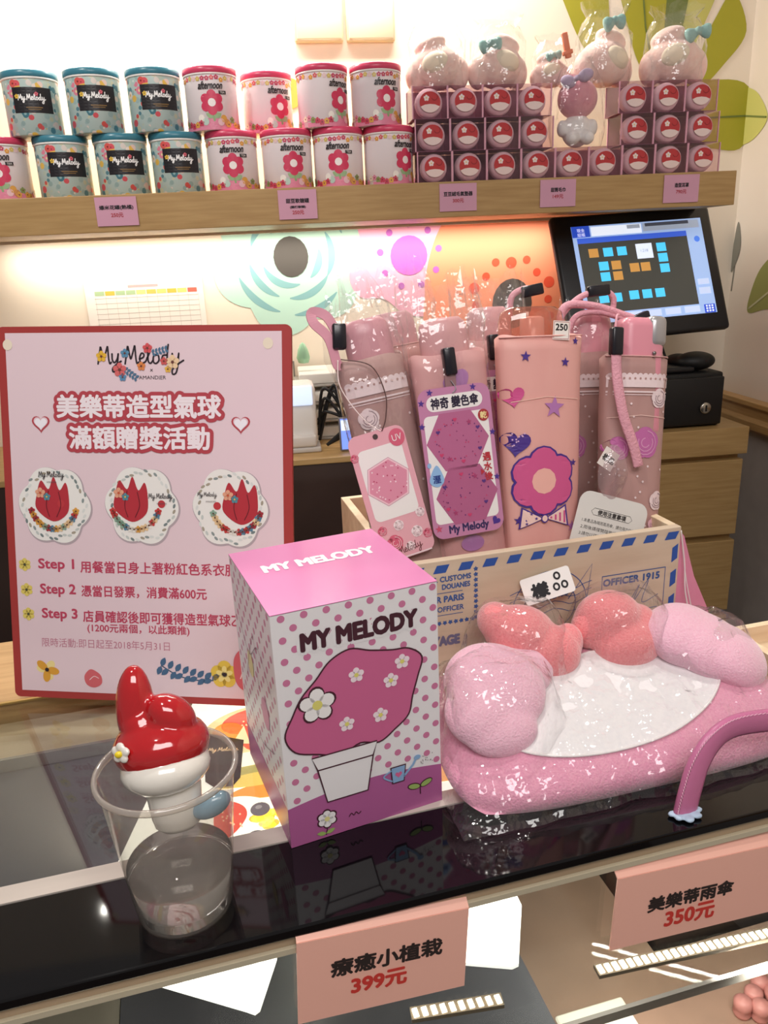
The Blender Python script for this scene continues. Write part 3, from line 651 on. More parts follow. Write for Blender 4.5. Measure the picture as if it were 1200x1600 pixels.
# ------------------------------------------------------------------ display counter (frame: u along, v deep)
KM = T(0, .432, 0) @ RZ(7.5)
CZ = 1.13
dc = thing('display_counter', 'glass topped display counter with black front band in the foreground', 'counter', M=KM.copy())
BAND = mat('#070609', .05)
MB().box(-.9, 0, CZ - .009, 1.1, .086, CZ, BAND).build('black_band', dc, bevel=.0015)
MB().box(-.9, .003, CZ - .017, 1.1, .08, CZ - .0092, noisy('#a08a70', '#b39b7e', 4, .35, name='brown_edge')).build('edge_trim', dc)
MB().box(-.9, .0, CZ - .022, 1.1, .008, CZ - .0172, mat('#d2c8ae', .3, .2)).build('metal_rail', dc)
MB().box(-.9, .0865, CZ - .02, 1.1, .1045, CZ + .0002, noisy('#c3b9b0', '#d3c8be', 5, .3, (1, 9, 9), name='brushed_strip')).build('metal_strip', dc)
MB().box(-.9, .105, CZ - .008, .45, .3865, CZ, GLASS).box(.451, .105, CZ - .008, 1.1, .235, CZ, GLASS).build('glass_top', dc)
MB().box(-.9, .3905, CZ - .03, .0, .545, CZ, noisy('#b99366', '#cba677', 12, .4, (1, 12, 12), name='oak_ledge')).build('wooden_ledge', dc, bevel=.002)
MB().box(-.9, .387, CZ - .002, .0, .3903, CZ + .0002, mat('#d8b878', .3, .8)).build('brass_edge', dc)
MB().box(-.9, .004, .35, 1.1, .007, CZ - .0222, GLASS).build('front_glass', dc)
DG = noisy('#54525a', '#5f5d65', 9, .35, name='dark_grey_panel')
MB().box(-.9, .108, CZ - .03, -.12, .30, CZ - .026, DG).build('grey_panel', dc)
MB().box(-.9, .301, CZ - .03, -.06, .386, CZ - .024, noisy('#b8a284', '#c8b295', 7, .3, (1, 8, 8), name='beige_panel')).build('beige_panel', dc)
MB().box(-.9, .296, CZ - .0255, -.09, .3, CZ - .012, mat('#a9a6a2', .25, .6)).build('panel_rail', dc)
MB().box(-.9, .53, .05, .45, .545, CZ - .03, mat('#201a19', .4)).box(.45, .235, .05, .458, .545, CZ - .01, mat('#201a19', .4)).box(.458, .235, .05, 1.1, .245, CZ - .01, mat('#201a19', .4)).build('back_panel', dc)
MB().box(.445, .02, 0, 1.1, .234, .12, mat('#1b181a', .5)).box(-.9, .02, 0, .445, .545, .12, mat('#1b181a', .5)).build('plinth', dc)
MB().box(-.9, .018, CZ - .20, .445, .52, CZ - .194, GLASSL).build('shelf_glass', dc)
MB().box(-.9, .014, CZ - .202, 1.1, .0178, CZ - .192, mat('#aaa59f', .25, .5)).build('shelf_edge', dc)
MB().box(-.9, .06, CZ - .30, -.19, .52, CZ - .29, noisy('#8a7e74', '#9c9086', 5, .4, name='beige_board')).box(-.189, .06, CZ - .30, .23, .52, CZ - .29, DG).build('lower_panel', dc)
LB_ = noisy('#9c7c6c', '#c09a86', 6, .4, name='lower_board')  # added shelf board, its brown stands in for a hazy reflection
MB().box(-.9, .04, CZ - .43, .445, .52, CZ - .42, LB_).box(.445, .04, CZ - .43, 1.1, .23, CZ - .42, LB_).build('lower_shelf', dc)
MB().box(.02, .10, CZ - .125, .212, .30, CZ - .12, noisy('#55534f', '#63615c', 9, .3, name='grey_board')).build('inner_panel', dc)
# back-lit menu sheet under the glass
mp_ = thing('backlit_menu', 'glowing backlit cake picture panel lying under the counter glass beside the cup', 'light panel', M=KM @ T(0, 0, 1.1165))
MB().add([(-.151, .107, 0), (.36, .107, 0), (.36, .35, 0), (-.078, .35, 0), (-.151, .107, -.0045), (.36, .107, -.0045), (.36, .35, -.0045), (-.078, .35, -.0045)],
         [(0, 1, 2, 3), (7, 6, 5, 4), (0, 4, 5, 1), (1, 5, 6, 2), (2, 6, 7, 3), (3, 7, 4, 0)], E_('#fffaf0', 1.25)).build('light_sheet', mp_)
I = Ink(topf(.0002), step=.0001)
def e_(c, s=1.05): return E_(c, s)
RDS, ORS, YLS, CRS = e_('#ee5a45'), e_('#f6a048'), e_('#f3cf6a'), e_('#fff3d8', 1.2)
I.poly(c2([(-.075, .268), (-.06, .30), (-.02, .315), (.03, .30), (.05, .26), (.03, .235), (-.02, .228), (-.06, .24)], 6, True), e_('#f6d9a0'), 1)
I.ell(-.022, .288, .032, .022, RDS, 3, 10); I.ell(.02, .272, .03, .03, e_('#e8483a'), 3); I.ell(-.018, .252, .018, .02, e_('#f06a4c'), 4); I.ell(-.047, .274, .016, .018, ORS, 3, 20)
for k in range(26): r = random.Random(k); I.ell(-.04 + r.random() * .07, .25 + r.random() * .045, .0011, .0016, e_('#ffd9a8'), 6, n=6)
I.poly([(-.045, .253), (-.028, .247), (-.031, .281)], e_('#f8e6b0', 1.1), 6)
I.rect(-.06, .212, .06, .234, CRS, 5, .006); I.rect(-.058, .197, .06, .214, e_('#c8b870', .8), 4, .006)
I.poly(c2([(-.062, .196), (-.03, .200), (0, .196), (.03, .200), (.06, .196), (.06, .182), (.02, .186), (-.02, .180), (-.06, .186)], 6, True), YLS, 5)
I.poly(c2([(-.05, .178), (-.01, .186), (.04, .18), (.05, .165), (0, .16), (-.045, .166)], 6, True), ORS, 3)
I.poly(c2([(-.085, .135), (-.07, .165), (-.045, .170), (-.02, .155), (-.008, .13), (-.02, .109), (-.06, .108)], 6, True), e_('#fff8e8', 1.3), 5)
I.poly(c2([(-.062, .168), (-.045, .158), (-.042, .142), (-.054, .124), (-.066, .120), (-.07, .145)], 6, True), e_('#ea5540'), 7)
for k in range(18): r = random.Random(k + 50); I.ell(-.063 + r.random() * .016, .128 + r.random() * .032, .0009, .0013, e_('#ffc9a0'), 9, n=6)
for x, y in ((-.030, .147), (-.037, .1125)): I.ell(x, y, .0085, .009, e_('#8a8088', .5), 8); I.ell(x - .001, y + .003, .003, .0025, e_('#b8aeb0', .6), 9)
for k in range(14): r = random.Random(k + 9); I.ell(-.026 + r.uniform(-.012, .016), .118 + r.uniform(-.008, .03), .006, .005, e_(r.choice(['#f0d860', '#f6e38a', '#e9c94a'])), 6, n=10)
I.ell(.14, .152, .03, .02, e_('#f6b070'), 3); I.ell(.17, .15, .025, .018, e_('#f08a5a'), 4); I.ell(.10, .13, .018, .012, e_('#f6d080'), 3)
I.poly([(-.0715, .2806), (-.0336, .2548), (-.0425, .196), (-.050, .186), (-.066, .188), (-.074, .2)], mat('#4a4145', .5), 10)
I.script(-.069, .246, .0034, e_('#e8c9a0', .9), 12, .22, rot=-14)
I.mb.build('printed_cakes', mp_)
# white plates with glow put into their colour, and led strips, inside the case
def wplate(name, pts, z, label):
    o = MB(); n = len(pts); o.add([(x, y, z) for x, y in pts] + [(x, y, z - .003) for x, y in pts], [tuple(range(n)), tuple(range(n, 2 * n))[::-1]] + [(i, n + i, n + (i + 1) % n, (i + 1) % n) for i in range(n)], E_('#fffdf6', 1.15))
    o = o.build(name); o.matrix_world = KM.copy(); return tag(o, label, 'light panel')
wplate('light_sheet', [(-.172, .107), (-.062, .0335), (-.056, .029), (-.052, .031), (-.0335, .0726), (-.02, .12), (-.15, .14)], 1.03, 'white plate with added glow behind the front glass below the cup')
wplate('light_sheet', [(.10, .027), (.145, .008), (.151, .009), (.153, .013), (.178, .062), (.18, .1), (.11, .12)], 1.03, 'white plate with added glow behind the front glass right of the nearer price tag')
def led(label, a, b, n):
    t = thing('led_strip', label, 'led strip', M=KM.copy()); A, B = Vector(a), Vector(b)
    MB().sweep([A, B], lambda q: [(-.006, -.002), (.006, -.002), (.006, .002), (-.006, .002)], mat('#7d6e5c', .5), smooth=False).build('channel', t)
    m = MB()
    for k in range(n): p = A.lerp(B, (k + .5) / n); m.box(p.x - .0022, p.y - .0045, p.z + .0022, p.x + .0022, p.y + .0035, p.z + .0032, E_('#fff2d8', 7))
    o = m.build('diodes', t); o['kind'] = 'stuff'
led('short led strip glowing inside the case below the nearer price tag', (.072, .052, .953), (.152, .042, .953), 10)
led('long led strip glowing inside the case below the right price tag', (.243, .043, .953), (.46, .028, .953), 30)
pl = thing('pastry_tray', 'white tray of red and cream pastries in the lower right of the case', 'tray', M=KM @ T(.275, .045, .74))
MB().rbox(-.005, -.02, 0, .08, .12, .006, .003, E_('#fff4e6', .35)).build('tray', pl)  # tray colour emits its own glow in place of case light
for k in range(7):
    r = random.Random(k + 3); x, y = .008 + (k % 3) * .024, -.002 + (k // 3) * .04
    q = MB().lathe([(0, 0), (.012, 0), (.014, .010), (.011, .013), (0, .014)], mat('#e9b98a', .6), 14).build('tart'); q.matrix_world = KM @ T(.275 + x, .045 + y, .7465)
    tag(q, 'small cream tart with a red berry on the white pastry tray', 'tart', 'tarts on the white tray')
    MB().blob((0, 0, .016), (.008, .008, .007), mat(['#d8453a', '#e8705a', '#f3e3d0'][k % 3], .35), sub=2).build('berry', q)
for k, (x, y) in enumerate(((.492, .128), (.512, .135), (.530, .146), (.508, .118), (.534, .128))):
    q = MB().lathe([(0, 0), (.007, 0), (.0085, .004), (.007, .008), (.0085, .010), (.0085, .016), (.006, .019), (0, .02)], mat('#d08a84', .45), 14).build('pink_macaron')
    q.matrix_world = KM @ T(x, y, .7105) @ SC(1.25, 1.25, 1.25); tag(q, 'pink macaron in the group at the lower right corner of the case', 'macaron', 'pink macarons in the case corner')
# ------------------------------------------------------------------ front price tags
def front_tag(label, x, z, w_, h_, rot, t1, c1, w1, t2, c2_, w2):
    t = thing('price_tag', label, 'price tag', M=KM @ T(x, -.0028, z) @ RY(rot))
    TG = mat('#f6bcaa', .55)
    MB().box(0, -.0006, -h_, w_, .0006, 0, TG).box(0, .0, -.0006, w_, .012, .0006, TG, T(0, 0, 0) @ RX(35)).build('card', t)
    I = Ink(flat(T(0, -.0007, 0)))
    I.text(t1, c1[0], c1[1], w=w1, h=w1 / 5.5, m=mat('#2c211f', .6), bold=.0006)
    I.text(t2, c2_[0], c2_[1], w=w2, h=w2 / 2.75, m=mat('#cf3b33', .6), bold=.0007)
    I.mb.build('lettering', t)
front_tag('peach price tag reading 399 on the counter front below the gift box', -.0225, CZ - .0105, .1275, .0735, 3.4, '療癒小植栽', (.066, -.029), .083, '399元', (.060, -.049), .041)
front_tag('peach price tag reading 350 on the counter front at the right below the strap', .2275, CZ - .0275, .16, .0705, 2.6, '美樂蒂雨傘', (.0705, -.033), .079, '350元', (.0715, -.0515), .046)
# ------------------------------------------------------------------ red bordered sign
SM = T(-.3096, .7799, 1.1375) @ RZ(-13.53) @ RX(-12.07) @ RY(1.3675) @ SC(.983, .983, .983)
sg = thing('promotion_sign', 'large pink promotion sign with red border standing on the counter at left', 'sign', M=SM)
SW, SH = .3091, .3936
RED, PNK, HOT = mat('#a83836', .5), mat('#e8d0d8', .55), mat('#c0425f', .5)
m = MB(); R_ = .006; pts = []
for cx, cz, a in ((SW - R_, SH - R_, 0), (R_, SH - R_, 90), (R_, R_, 180), (SW - R_, R_, 270)):
    for k in range(5): b = radians(a + 22.5 * k); pts.append((cx + R_ * cos(b), cz + R_ * sin(b)))
n = len(pts)
m.add([(x, 0, z) for x, z in pts] + [(x, .005, z) for x, z in pts], [tuple(range(n)), tuple(range(n, 2 * n))[::-1]] + [(i, (i + 1) % n, n + (i + 1) % n, n + i) for i in range(n)], RED)
m.build('board', sg)
st = MB().box(.13, .006, .09, .18, .009, .30, mat('#b98d6a', .6)).box(.13, .006, .0, .18, .0085, .23, mat('#b98d6a', .6), T(0, .082, .012) @ RX(22)).build('easel_leg', sg)
I = Ink(flat(), step=.00016)
I.rect(.0085, .0075, SW - .0095, SH - .0065, PNK, 1)
for x in (.010, .2846): I.ell(x + .001, .3752, .0052, .0056, mat('#efe2cc', .5), 3)
I.mb.build('printed_panel', sg)
INK, DRED = mat('#2b1f28', .5), mat('#b8434f', .5)
I = Ink(flat(), step=.00016)
I.script(.108, .3555, .0105, INK, 3, .17)
fl = [('#e8b83a', .112, .363, .0055), ('#5b8fb0', .137, .366, .0045), ('#d8555a', .161, .371, .005), ('#d96a6a', .131, .3495, .007), ('#e0884a', .154, .353, .0045), ('#5b90b8', .134, .342, .004), ('#f0d0a8', .187, .357, .007), ('#e8b84a', .182, .350, .0035), ('#d05a5a', .178, .358, .004)]
for c, x, y, r in fl: I.flower(x, y, r, mat(c, .5), mat('#6a3a30', .5), 6)
for x0, y0, a0 in ((.136, .350, -35), (.166, .366, 15)):
    for k in range(5):
        a = radians(a0); I.leaf(x0 + k * .0035 * cos(a), y0 + k * .0035 * sin(a), .0045, .0028, mat('#4d7391', .5), 5, a0 + 55); I.leaf(x0 + k * .0035 * cos(a), y0 + k * .0035 * sin(a), .0045, .0028, mat('#4d7391', .5), 5, a0 - 55)
I.text('AMANDIER', .1653, .3417, w=.0285, h=.0036, m=INK, lay=3); I.text('×', .1645, .349, w=.003, m=INK, lay=3)
I.mb.build('brand_lettering', sg)
I = Ink(flat(), step=.00016)
for s_, y, w_ in (('美樂蒂造型氣球', .3125, .174), ('滿額贈獎活動', .2805, .149)):
    I.text(s_, .149, y, w=w_, h=.0228, m=DRED, lay=3, bold=.0046, ring=28); I.text(s_, .149, y, w=w_, h=.0228, m=DRED, lay=3.5, bold=.0025, ring=12); I.text(s_, .149, y, w=w_, h=.0228, m=mat('#f6eaf0', .5), lay=6, bold=.00085, ring=6)
for x in (.0435, .2565): I.heart(x, .295, .0098, DRED, 3); I.heart(x, .2955, .0078, PNK, 4); I.heart(x, .295, .0066, mat('#f6f2fa', .5), 5)
I.mb.build('headline', sg)
for q, (bx, by) in enumerate(((.0548, .2095), (.1497, .2105), (.2440, .2095))):
    I = Ink(flat(T(bx, 0, by)), step=.00016); Wt = mat('#f2f0ec', .35)
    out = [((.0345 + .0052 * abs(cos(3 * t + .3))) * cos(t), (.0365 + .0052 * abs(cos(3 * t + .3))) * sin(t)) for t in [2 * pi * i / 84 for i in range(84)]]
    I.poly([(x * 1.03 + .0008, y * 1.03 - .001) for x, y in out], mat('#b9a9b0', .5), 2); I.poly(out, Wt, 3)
    for k in range(40):
        r = random.Random(k + q * 77); a = 2 * pi * k / 40; rr = .031 + r.random() * .005
        I.ell(rr * cos(a), rr * sin(a) * 1.05, .0026, .0014, mat(r.choice(['#8f9a9a', '#c9cfcc', '#7a8788', '#dfe2df', '#a9a08f']), .4), 4, rot=math.degrees(a) + 70, n=8)
    sx = (-.002, -.011, .011)[q]
    # plain tulip picture in place of the printed figure
    I.poly(c2([(sx - .018, -.004), (sx - .017, .012), (sx - .012, .026), (sx - .004, .017), (sx + .002, .030), (sx + .008, .016), (sx + .015, .024), (sx + .018, .01), (sx + .016, -.008), (sx, -.017)], 6, True), mat('#b8323e', .4), 5)
    I.stroke([(sx - .004, .015), (sx - .007, 0), (sx - .004, -.012)], .0008, mat('#6a1f28', .4), 7, curve=5); I.stroke([(sx + .007, .014), (sx + .009, 0), (sx + .004, -.012)], .0008, mat('#6a1f28', .4), 7, curve=5)
    for k in range(16):
        r = random.Random(k + q * 31); a = radians(200 + 140 * k / 15); I.flower(sx * .6 + .026 * cos(a), .004 + .029 * sin(a), .0038, mat(r.choice(['#c8403f', '#e0a44a', '#5b86a0', '#f0cfa0', '#8fae9a', '#f4efe6', '#a8323e']), .4), mat('#5a3a2a', .4), 6)
    I.flower(sx - .013, .013, .0055, mat('#e8a88a', .4), mat('#c85a3a', .4), 8); I.flower(sx - .006, .009, .004, mat('#5b90a0', .4), mat('#e0c060', .4), 8)
    tx, ty, sc_ = ((-.016, .030, .0033), (.008, .008, .003), (-.034, .012, .0024))[q]
    I.script(tx, ty, sc_, INK, 9, .18); I.text('AMANDIER', tx + .014, ty - .0055, w=.011, m=mat('#6a5a60', .5), lay=9)
    I.ell(-sx * 1.6 + .004, .002, .004, .004, mat('#c23a42', .4), 6)
    I.mb.build('balloon_picture', sg)
I = Ink(flat(), step=.00016); YL = mat('#e3cf6a', .5)
for k, (x, y) in enumerate(((.0183, .1456), (.0191, .1185), (.0199, .092))):
    I.flower(x, y, .0068, YL, mat('#4a4a30', .5), 3, n=6, cr=.22); I.text('Step %d' % (k + 1), x + .0155, y, w=.0392, h=.0135, m=HOT, align='L', bold=.00045, ring=6)
I.text('用餐當日身上著粉紅色系衣服或粉', .0803, .1447, w=.1955, h=.0125, m=HOT, align='L', bold=.00028, ring=4)
I.text('憑當日發票，消費滿600元', .0805, .1187, w=.1365, h=.0122, m=HOT, align='L', bold=.00028, ring=4)
I.text('店員確認後即可獲得造型氣球乙個', .0812, .0915, w=.185, h=.0125, m=HOT, align='L', bold=.00028, ring=4)
I.text('(1200元兩個，以此類推)', .0855, .0785, w=.112, h=.0108, m=HOT, align='L', bold=.0002, ring=4)
I.text('限時活動:即日起至2018年5月31日', .0337, .0615, w=.142, h=.0098, m=mat('#c27a90', .5), align='L')
I.mb.build('step_lettering', sg)
I = Ink(flat(), step=.00016); x, y = .0381, .0313
for a in (50, 170, 290): I.ell(x + .006 * cos(radians(a)), y + .006 * sin(radians(a)), .006, .0045, mat('#f0dc98', .5), 2, a)
for a in (-10, 140, 265): I.ell(x + .007 * cos(radians(a)), y + .007 * sin(radians(a)), .0068, .0042, mat('#dda03a', .5), 3, a)
I.ell(x, y, .0022, .0022, INK, 5)
I.poly(c2([(.081, .028), (.087, .0335), (.094, .031), (.099, .026), (.099, .018), (.091, .0135), (.083, .016), (.080, .022)], 5, True), mat('#d4656c', .5), 3); I.stroke([(.086, .022), (.091, .026), (.096, .024)], .0008, mat('#f2d2d4', .5), 5, curve=4)
I.stroke([(.166, .0405), (.185, .030), (.205, .026), (.226, .0265)], .0012, mat('#35506b', .5), 3, curve=8)
for k in range(8):
    t = k / 7; x, y = .166 + .055 * t, .040 - .021 * t + .008 * t * t; I.leaf(x, y, .0105, .006, mat('#46678a', .5), 4, 65 - 25 * t); I.leaf(x, y, .0105, .006, mat('#46678a', .5), 4, 245 - 30 * t - (20 if k % 2 else 0))
I.flower(.2345, .0335, .0145, mat('#e6c64e', .5), INK, 4, n=5, pet=.5, cr=.22); I.flower(.2345, .0335, .009, mat('#f0de8e', .5), INK, 5, n=5, pet=.3, cr=.25)
I.poly(c2([(.245, .05), (.255, .063), (.272, .066), (.285, .055), (.287, .035), (.275, .018), (.258, .016), (.247, .026)], 6, True), mat('#d2606a', .5), 5)
I.stroke([(.252, .03), (.258, .043), (.272, .049)], .0012, mat('#f4d8da', .5), 7, curve=5); I.flower(.262, .072, .01, mat('#ecd27a', .5), mat('#c89a3a', .5), 3)
I.mb.build('printed_flowers', sg)
# ------------------------------------------------------------------ gift box
BXM = T(-.0225, .5065, CZ + .0004) @ RZ(15)
bx = thing('gift_carton', 'tall pink topped polka dot carton standing beside the plastic cup', 'box', M=BXM)
BWH, PKT, BRN = mat('#eeecee', .35), mat('#e08cbc', .22), mat('#4a2330', .45)
w_, d_, h_ = .132, .136, .2
m = MB(); m.add([(x, y, z) for z in (0, h_) for y in (0, d_) for x in (0, w_)], [(0, 2, 3, 1), (0, 1, 5, 4), (1, 3, 7, 5), (3, 2, 6, 7), (2, 0, 4, 6)], BWH)
m.build('carton', bx, bevel=.0008)
lid = MB().box(0, 0, h_ + .0001, w_, d_, h_ + .0009, PKT).box(.0005, d_ - .001, h_ - .02, w_ - .0005, d_ + .0004, h_, PKT).build('top_flap', bx, bevel=.0003)
I = Ink(topf(h_ + .0009))
I.text('MY MELODY', .066, .086, w=.096, h=.015, m=mat('#fbf4f8', .35), lay=2, bold=.0011, ring=10)
I.mb.build('top_lettering', lid)
GR, DOT = mat('#b4639a', .35), mat('#cf7ca2', .35)
def dots(I, w_, h_, lo, skip=None):
    for j in range(24):
        for i in range(12):
            x = .008 + i * .0171 + (.0085 if j % 2 else 0); y = h_ - .0035 - j * .0086
            if x > w_ - .003 or y < lo(x) + .003 or (skip and skip(x, y)): continue
            I.ell(x, y, .0029, .0029, DOT, 1, n=14)
I = Ink(flat())
gl = lambda x: .036 + .007 * sin(x / .132 * pi)
dots(I, w_, h_, gl)
I.poly([(0, 0), (w_, 0)] + [(w_ - w_ * k / 16, gl(w_ - w_ * k / 16)) for k in range(17)], GR, 2)
I.text('MY MELODY', .0675, .1745, w=.091, h=.0125, m=BWH, lay=2, bold=.0042, ring=10); I.text('MY MELODY', .0675, .1745, w=.092, h=.0135, m=BRN, lay=4, bold=.0011, ring=10)
# plain round flowering bush on a white planter, in place of the printed figure
bush = c2([(.010, .085), (.003, .100), (.010, .116), (.018, .130), (.030, .142), (.042, .155), (.058, .161), (.074, .156), (.092, .152), (.106, .150), (.117, .140), (.113, .124), (.108, .108), (.104, .092), (.092, .082), (.078, .074), (.062, .078), (.046, .072), (.028, .078)], 5, True)
I.poly(bush, mat('#d06a96', .35), 4); I.stroke(bush, .0013, BRN, 6, closed=True)
for x, y in ((.062, .138), (.090, .126), (.052, .098), (.080, .098), (.100, .140)): I.flower(x, y, .0062, mat('#f7e6ee', .35), mat('#e3dc7a', .4), 7, n=5, cr=.3)
pot = [(.022, .076), (.076, .076), (.072, .064), (.066, .033), (.032, .033), (.026, .064)]
I.poly(pot, mat('#f0eef0', .35), 7); I.stroke(pot, .0012, BRN, 9, closed=True); I.stroke([(.026, .064), (.072, .064)], .0012, BRN, 9)
I.flower(.0297, .121, .0152, BRN, BRN, 8, n=5); I.flower(.0297, .121, .0135, mat('#f7f5f5', .35), mat('#e3dc7a', .4), 10, n=5, cr=.3)
cb_ = mat('#8fb4dc', .35)
I.poly([(.086, .047), (.100, .047), (.098, .031), (.087, .031)], BRN, 8); I.poly([(.087, .046), (.099, .046), (.0972, .032), (.088, .032)], cb_, 9); I.stroke([(.098, .036), (.106, .044), (.109, .049)], .002, cb_, 9); I.ell(.110, .05, .003, .0022, cb_, 10); I.stroke([(.087, .044), (.080, .04), (.087, .034)], .0014, cb_, 9, curve=4); I.heart(.093, .039, .003, mat('#d86a9a', .4), 11)
for k in range(16): r = random.Random(k); I.ell(.112 + r.random() * .012, .05 - r.random() * .008, .0004, .0004, BRN, 8, n=6)
gn = mat('#9fb96a', .4)
for x, y in ((.112, .0205),): I.stroke([(x, y - .007), (x, y)], .0009, BRN, 6); I.ell(x - .0055, y + .002, .006, .0032, BRN, 6, -15); I.ell(x - .0055, y + .002, .0051, .0024, gn, 8, -15); I.ell(x + .0055, y + .0025, .006, .0032, BRN, 6, 20); I.ell(x + .0055, y + .0025, .0051, .0024, gn, 8, 20)
I.flower(.0305, .0175, .0088, BRN, BRN, 6, n=6); I.flower(.0305, .0175, .0075, mat('#f5f3f4', .4), mat('#e9e29a', .4), 8, n=6, cr=.3); I.stroke([(.0305, .010), (.029, .003)], .0009, BRN, 6); I.leaf(.029, .004, .008, .004, gn, 7, 20); I.leaf(.029, .004, .008, .004, gn, 7, 165)
I.stroke([(.049, .013), (.051, .0155), (.053, .013), (.055, .0155), (.057, .013), (.059, .0145)], .0008, BRN, 6, curve=4)
I.mb.build('printed_front', bx)
I = Ink(lambda x, y, h: (-h, d_ - x, y))
dots(I, d_, h_, lambda x: .036); I.rect(0, 0, d_, .036, GR, 1)
LN = mat('#8a6a78', .4)
I.stroke([(.02, .15), (.05, .13), (.085, .15), (.12, .125)], .0008, LN, 4, curve=6); I.stroke([(.03, .10), (.07, .155), (.075, .11)], .0008, LN, 4, curve=6); I.stroke([(.02, .08), (.06, .055), (.11, .07)], .0008, LN, 4, curve=6); I.ell(.05, .12, .01, .012, mat('#e6dc9a', .4), 3); I.ell(.09, .095, .012, .014, mat('#d98ab0', .4), 3)
I.mb.build('printed_side', bx)
# ------------------------------------------------------------------ plastic cup with water and the little ceramic planter
CX, CV = -.094, .046
cp = thing('plastic_cup', 'clear plastic cup half filled with water on the black counter band', 'cup', M=KM @ T(CX, CV, CZ + .0004))
hc = .1165; r0, r1 = .0335, .0455
cr_ = lambda z: r0 + (r1 - r0) * z / hc
MB().openlathe([(0, .002), (r0 - .003, .002), (r0 - .001, .0005), (r0, .003)] + [(cr_(z * hc / 8), z * hc / 8) for z in range(1, 8)] + [(r1, hc - .004)], CUPM, 48).build('wall', cp)
rm = MB(); rm.openlathe([(r1, hc - .004), (r1 + .0022, hc - .003), (r1 + .003, hc - .001), (r1 + .0022, hc + .001), (r1, hc + .0012), (r1 - .001, hc - .001), (r1, hc - .004)], film('cup_rim', '#f2eee8', gloss=.8, base=.05, rough=.1, bump=None, diffuse=.35, dcol='#efe9e2'), 48); rm.build('rim', cp)
wl = .040
MB().lathe([(0, .003), (r0 - .0022, .003), (cr_(wl) - .0012, wl), (0, wl)], WATER, 48).build('water', cp)
fg = thing('ceramic_planter', 'glossy red and white ceramic planter figure sitting tilted in the plastic cup', 'planter', M=KM @ T(CX + .003, CV + .004, CZ + .056) @ RZ(-6) @ RX(-14) @ RY(-3) @ SC(1.17, 1.17, .98))
GRD, GWH = mat('#b3141c', .12, coat=1.0), mat('#ece8df', .15, coat=1.0)
b = MB()
b.blob((-.003, .001, .0685), (.0288, .0258, .0222), GRD).blob((-.015, .002, .098), (.0112, .0105, .031), GRD, rot=RY(5)).blob((.006, -.004, .090), (.0125, .0115, .018), GRD, rot=RY(-32)).blob((-.012, .0, .085), (.013, .012, .014), GRD)
b.build('red_glazed_cap', fg, remesh=.0014, smoothm=6)
MB().blob((-.002, -.0025, .0535), (.0265, .0248, .0185), GWH).build('cream_collar', fg)
MB().lathe([(0, .006), (.011, .007), (.0142, .011), (.0152, .018), (.0158, .028), (.0165, .036), (.016, .040), (.014, .043), (0, .044)], GWH, 40, SC(1, .9, 1)).build('white_base', fg)
MB().blob((.0215, -.008, .022), (.0125, .006, .0085), mat('#7fa6bd', .2, coat=.8), rot=RY(-28)).build('blue_leaf', fg)
b = MB()
for k in range(5): a = radians(90 + 72 * k); b.blob((.0042 * cos(a), 0, .0042 * sin(a)), (.0033, .0018, .0033), GWH, T(-.0225, -.0185, .075) @ RZ(-38) @ RX(-6), sub=2)
fo = b.build('white_flower', fg, remesh=.0007, smoothm=2)
MB().blob((-.0232, -.0205, .075), (.0024, .0016, .0024), mat('#ecd02a', .2), sub=2).build('yellow_centre', fo)
# ------------------------------------------------------------------ wooden crate with umbrellas
CRM = KM @ T(.118, .215, CZ + .0004)
cw, cdp, chh, ct_ = .3024, .235, .165, .009
cr = thing('wooden_crate', 'pale wooden crate printed with blue postmarks and holding the umbrellas', 'crate', M=CRM)
MB().box(0, 0, 0, cw, ct_, chh, PINEF).build('front_panel', cr, bevel=.0008)
MB().box(0, cdp - ct_, 0, cw, cdp, chh, PINE).build('rear_panel', cr, bevel=.0008)
for x in (0, cw - ct_): MB().box(x, ct_ + .0002, 0, x + ct_, cdp - ct_ - .0002, chh, PINE).build('side_panel', cr, bevel=.0008)
MB().box(ct_, ct_, .001, cw - ct_, cdp - ct_, .007, PINE).build('floor_panel', cr)
I = Ink(flat()); BL = mat('#2a55a5', .6); BL2 = mat('#3a5a96', .6)
x = .012
while x < .285:
    I.poly([(x, .1525), (x + .0125, .1525), (x + .0165, .1605), (x + .004, .1605)], BL, 2); x += .0247
y = .143
for k in range(5): I.poly([(.2935, y), (.3, y + .004), (.3, y - .012), (.2935, y - .016)], BL, 2); y -= .0275
I.text('U.S. CUSTOMS', .0745, .152 - .006, w=.044, h=.0052, m=BL2, align='R', bold=.0003, ring=4); I.text('DOUANES', .0735, .138, w=.028, h=.0052, m=BL2, align='R', bold=.0003, ring=4)
I.rect(.01, .1315, .066, .1322, BL2, 2); I.rect(.01, .1085, .066, .1092, BL2, 2)
I.text('POUR PARIS', .067, .1253, w=.044, h=.0062, m=BL2, align='R', bold=.0004, ring=4); I.text('MAIN OFFICER', .067, .115, w=.046, h=.0052, m=BL2, align='R', bold=.0002, ring=4)
for k in range(10): I.star(.0795, .152 - k * .0056, .0027, BL2, 2, 90 + 7 * k, .6)
for k in range(12): I.star(.0755 - k * .0056, .1005, .0027, BL2, 2, 90 + 7 * k, .6)
I.text('VOYAGE', .062, .0815, w=.042, h=.0095, m=mat('#6c6a88', .6), align='R', bold=.0009, ring=6)
cx_, cy_ = .158, .100
for r in (.040, .028): I.stroke([(cx_ + r * cos(2 * pi * k / 48), cy_ + r * .95 * sin(2 * pi * k / 48)) for k in range(48)], .0009, BL2, 2, closed=True)
for k in range(4): I.stroke([(.115 + t * .008, .118 - k * .008 + .003 * sin(t * 1.3)) for t in range(12)], .0007, BL2, 2)
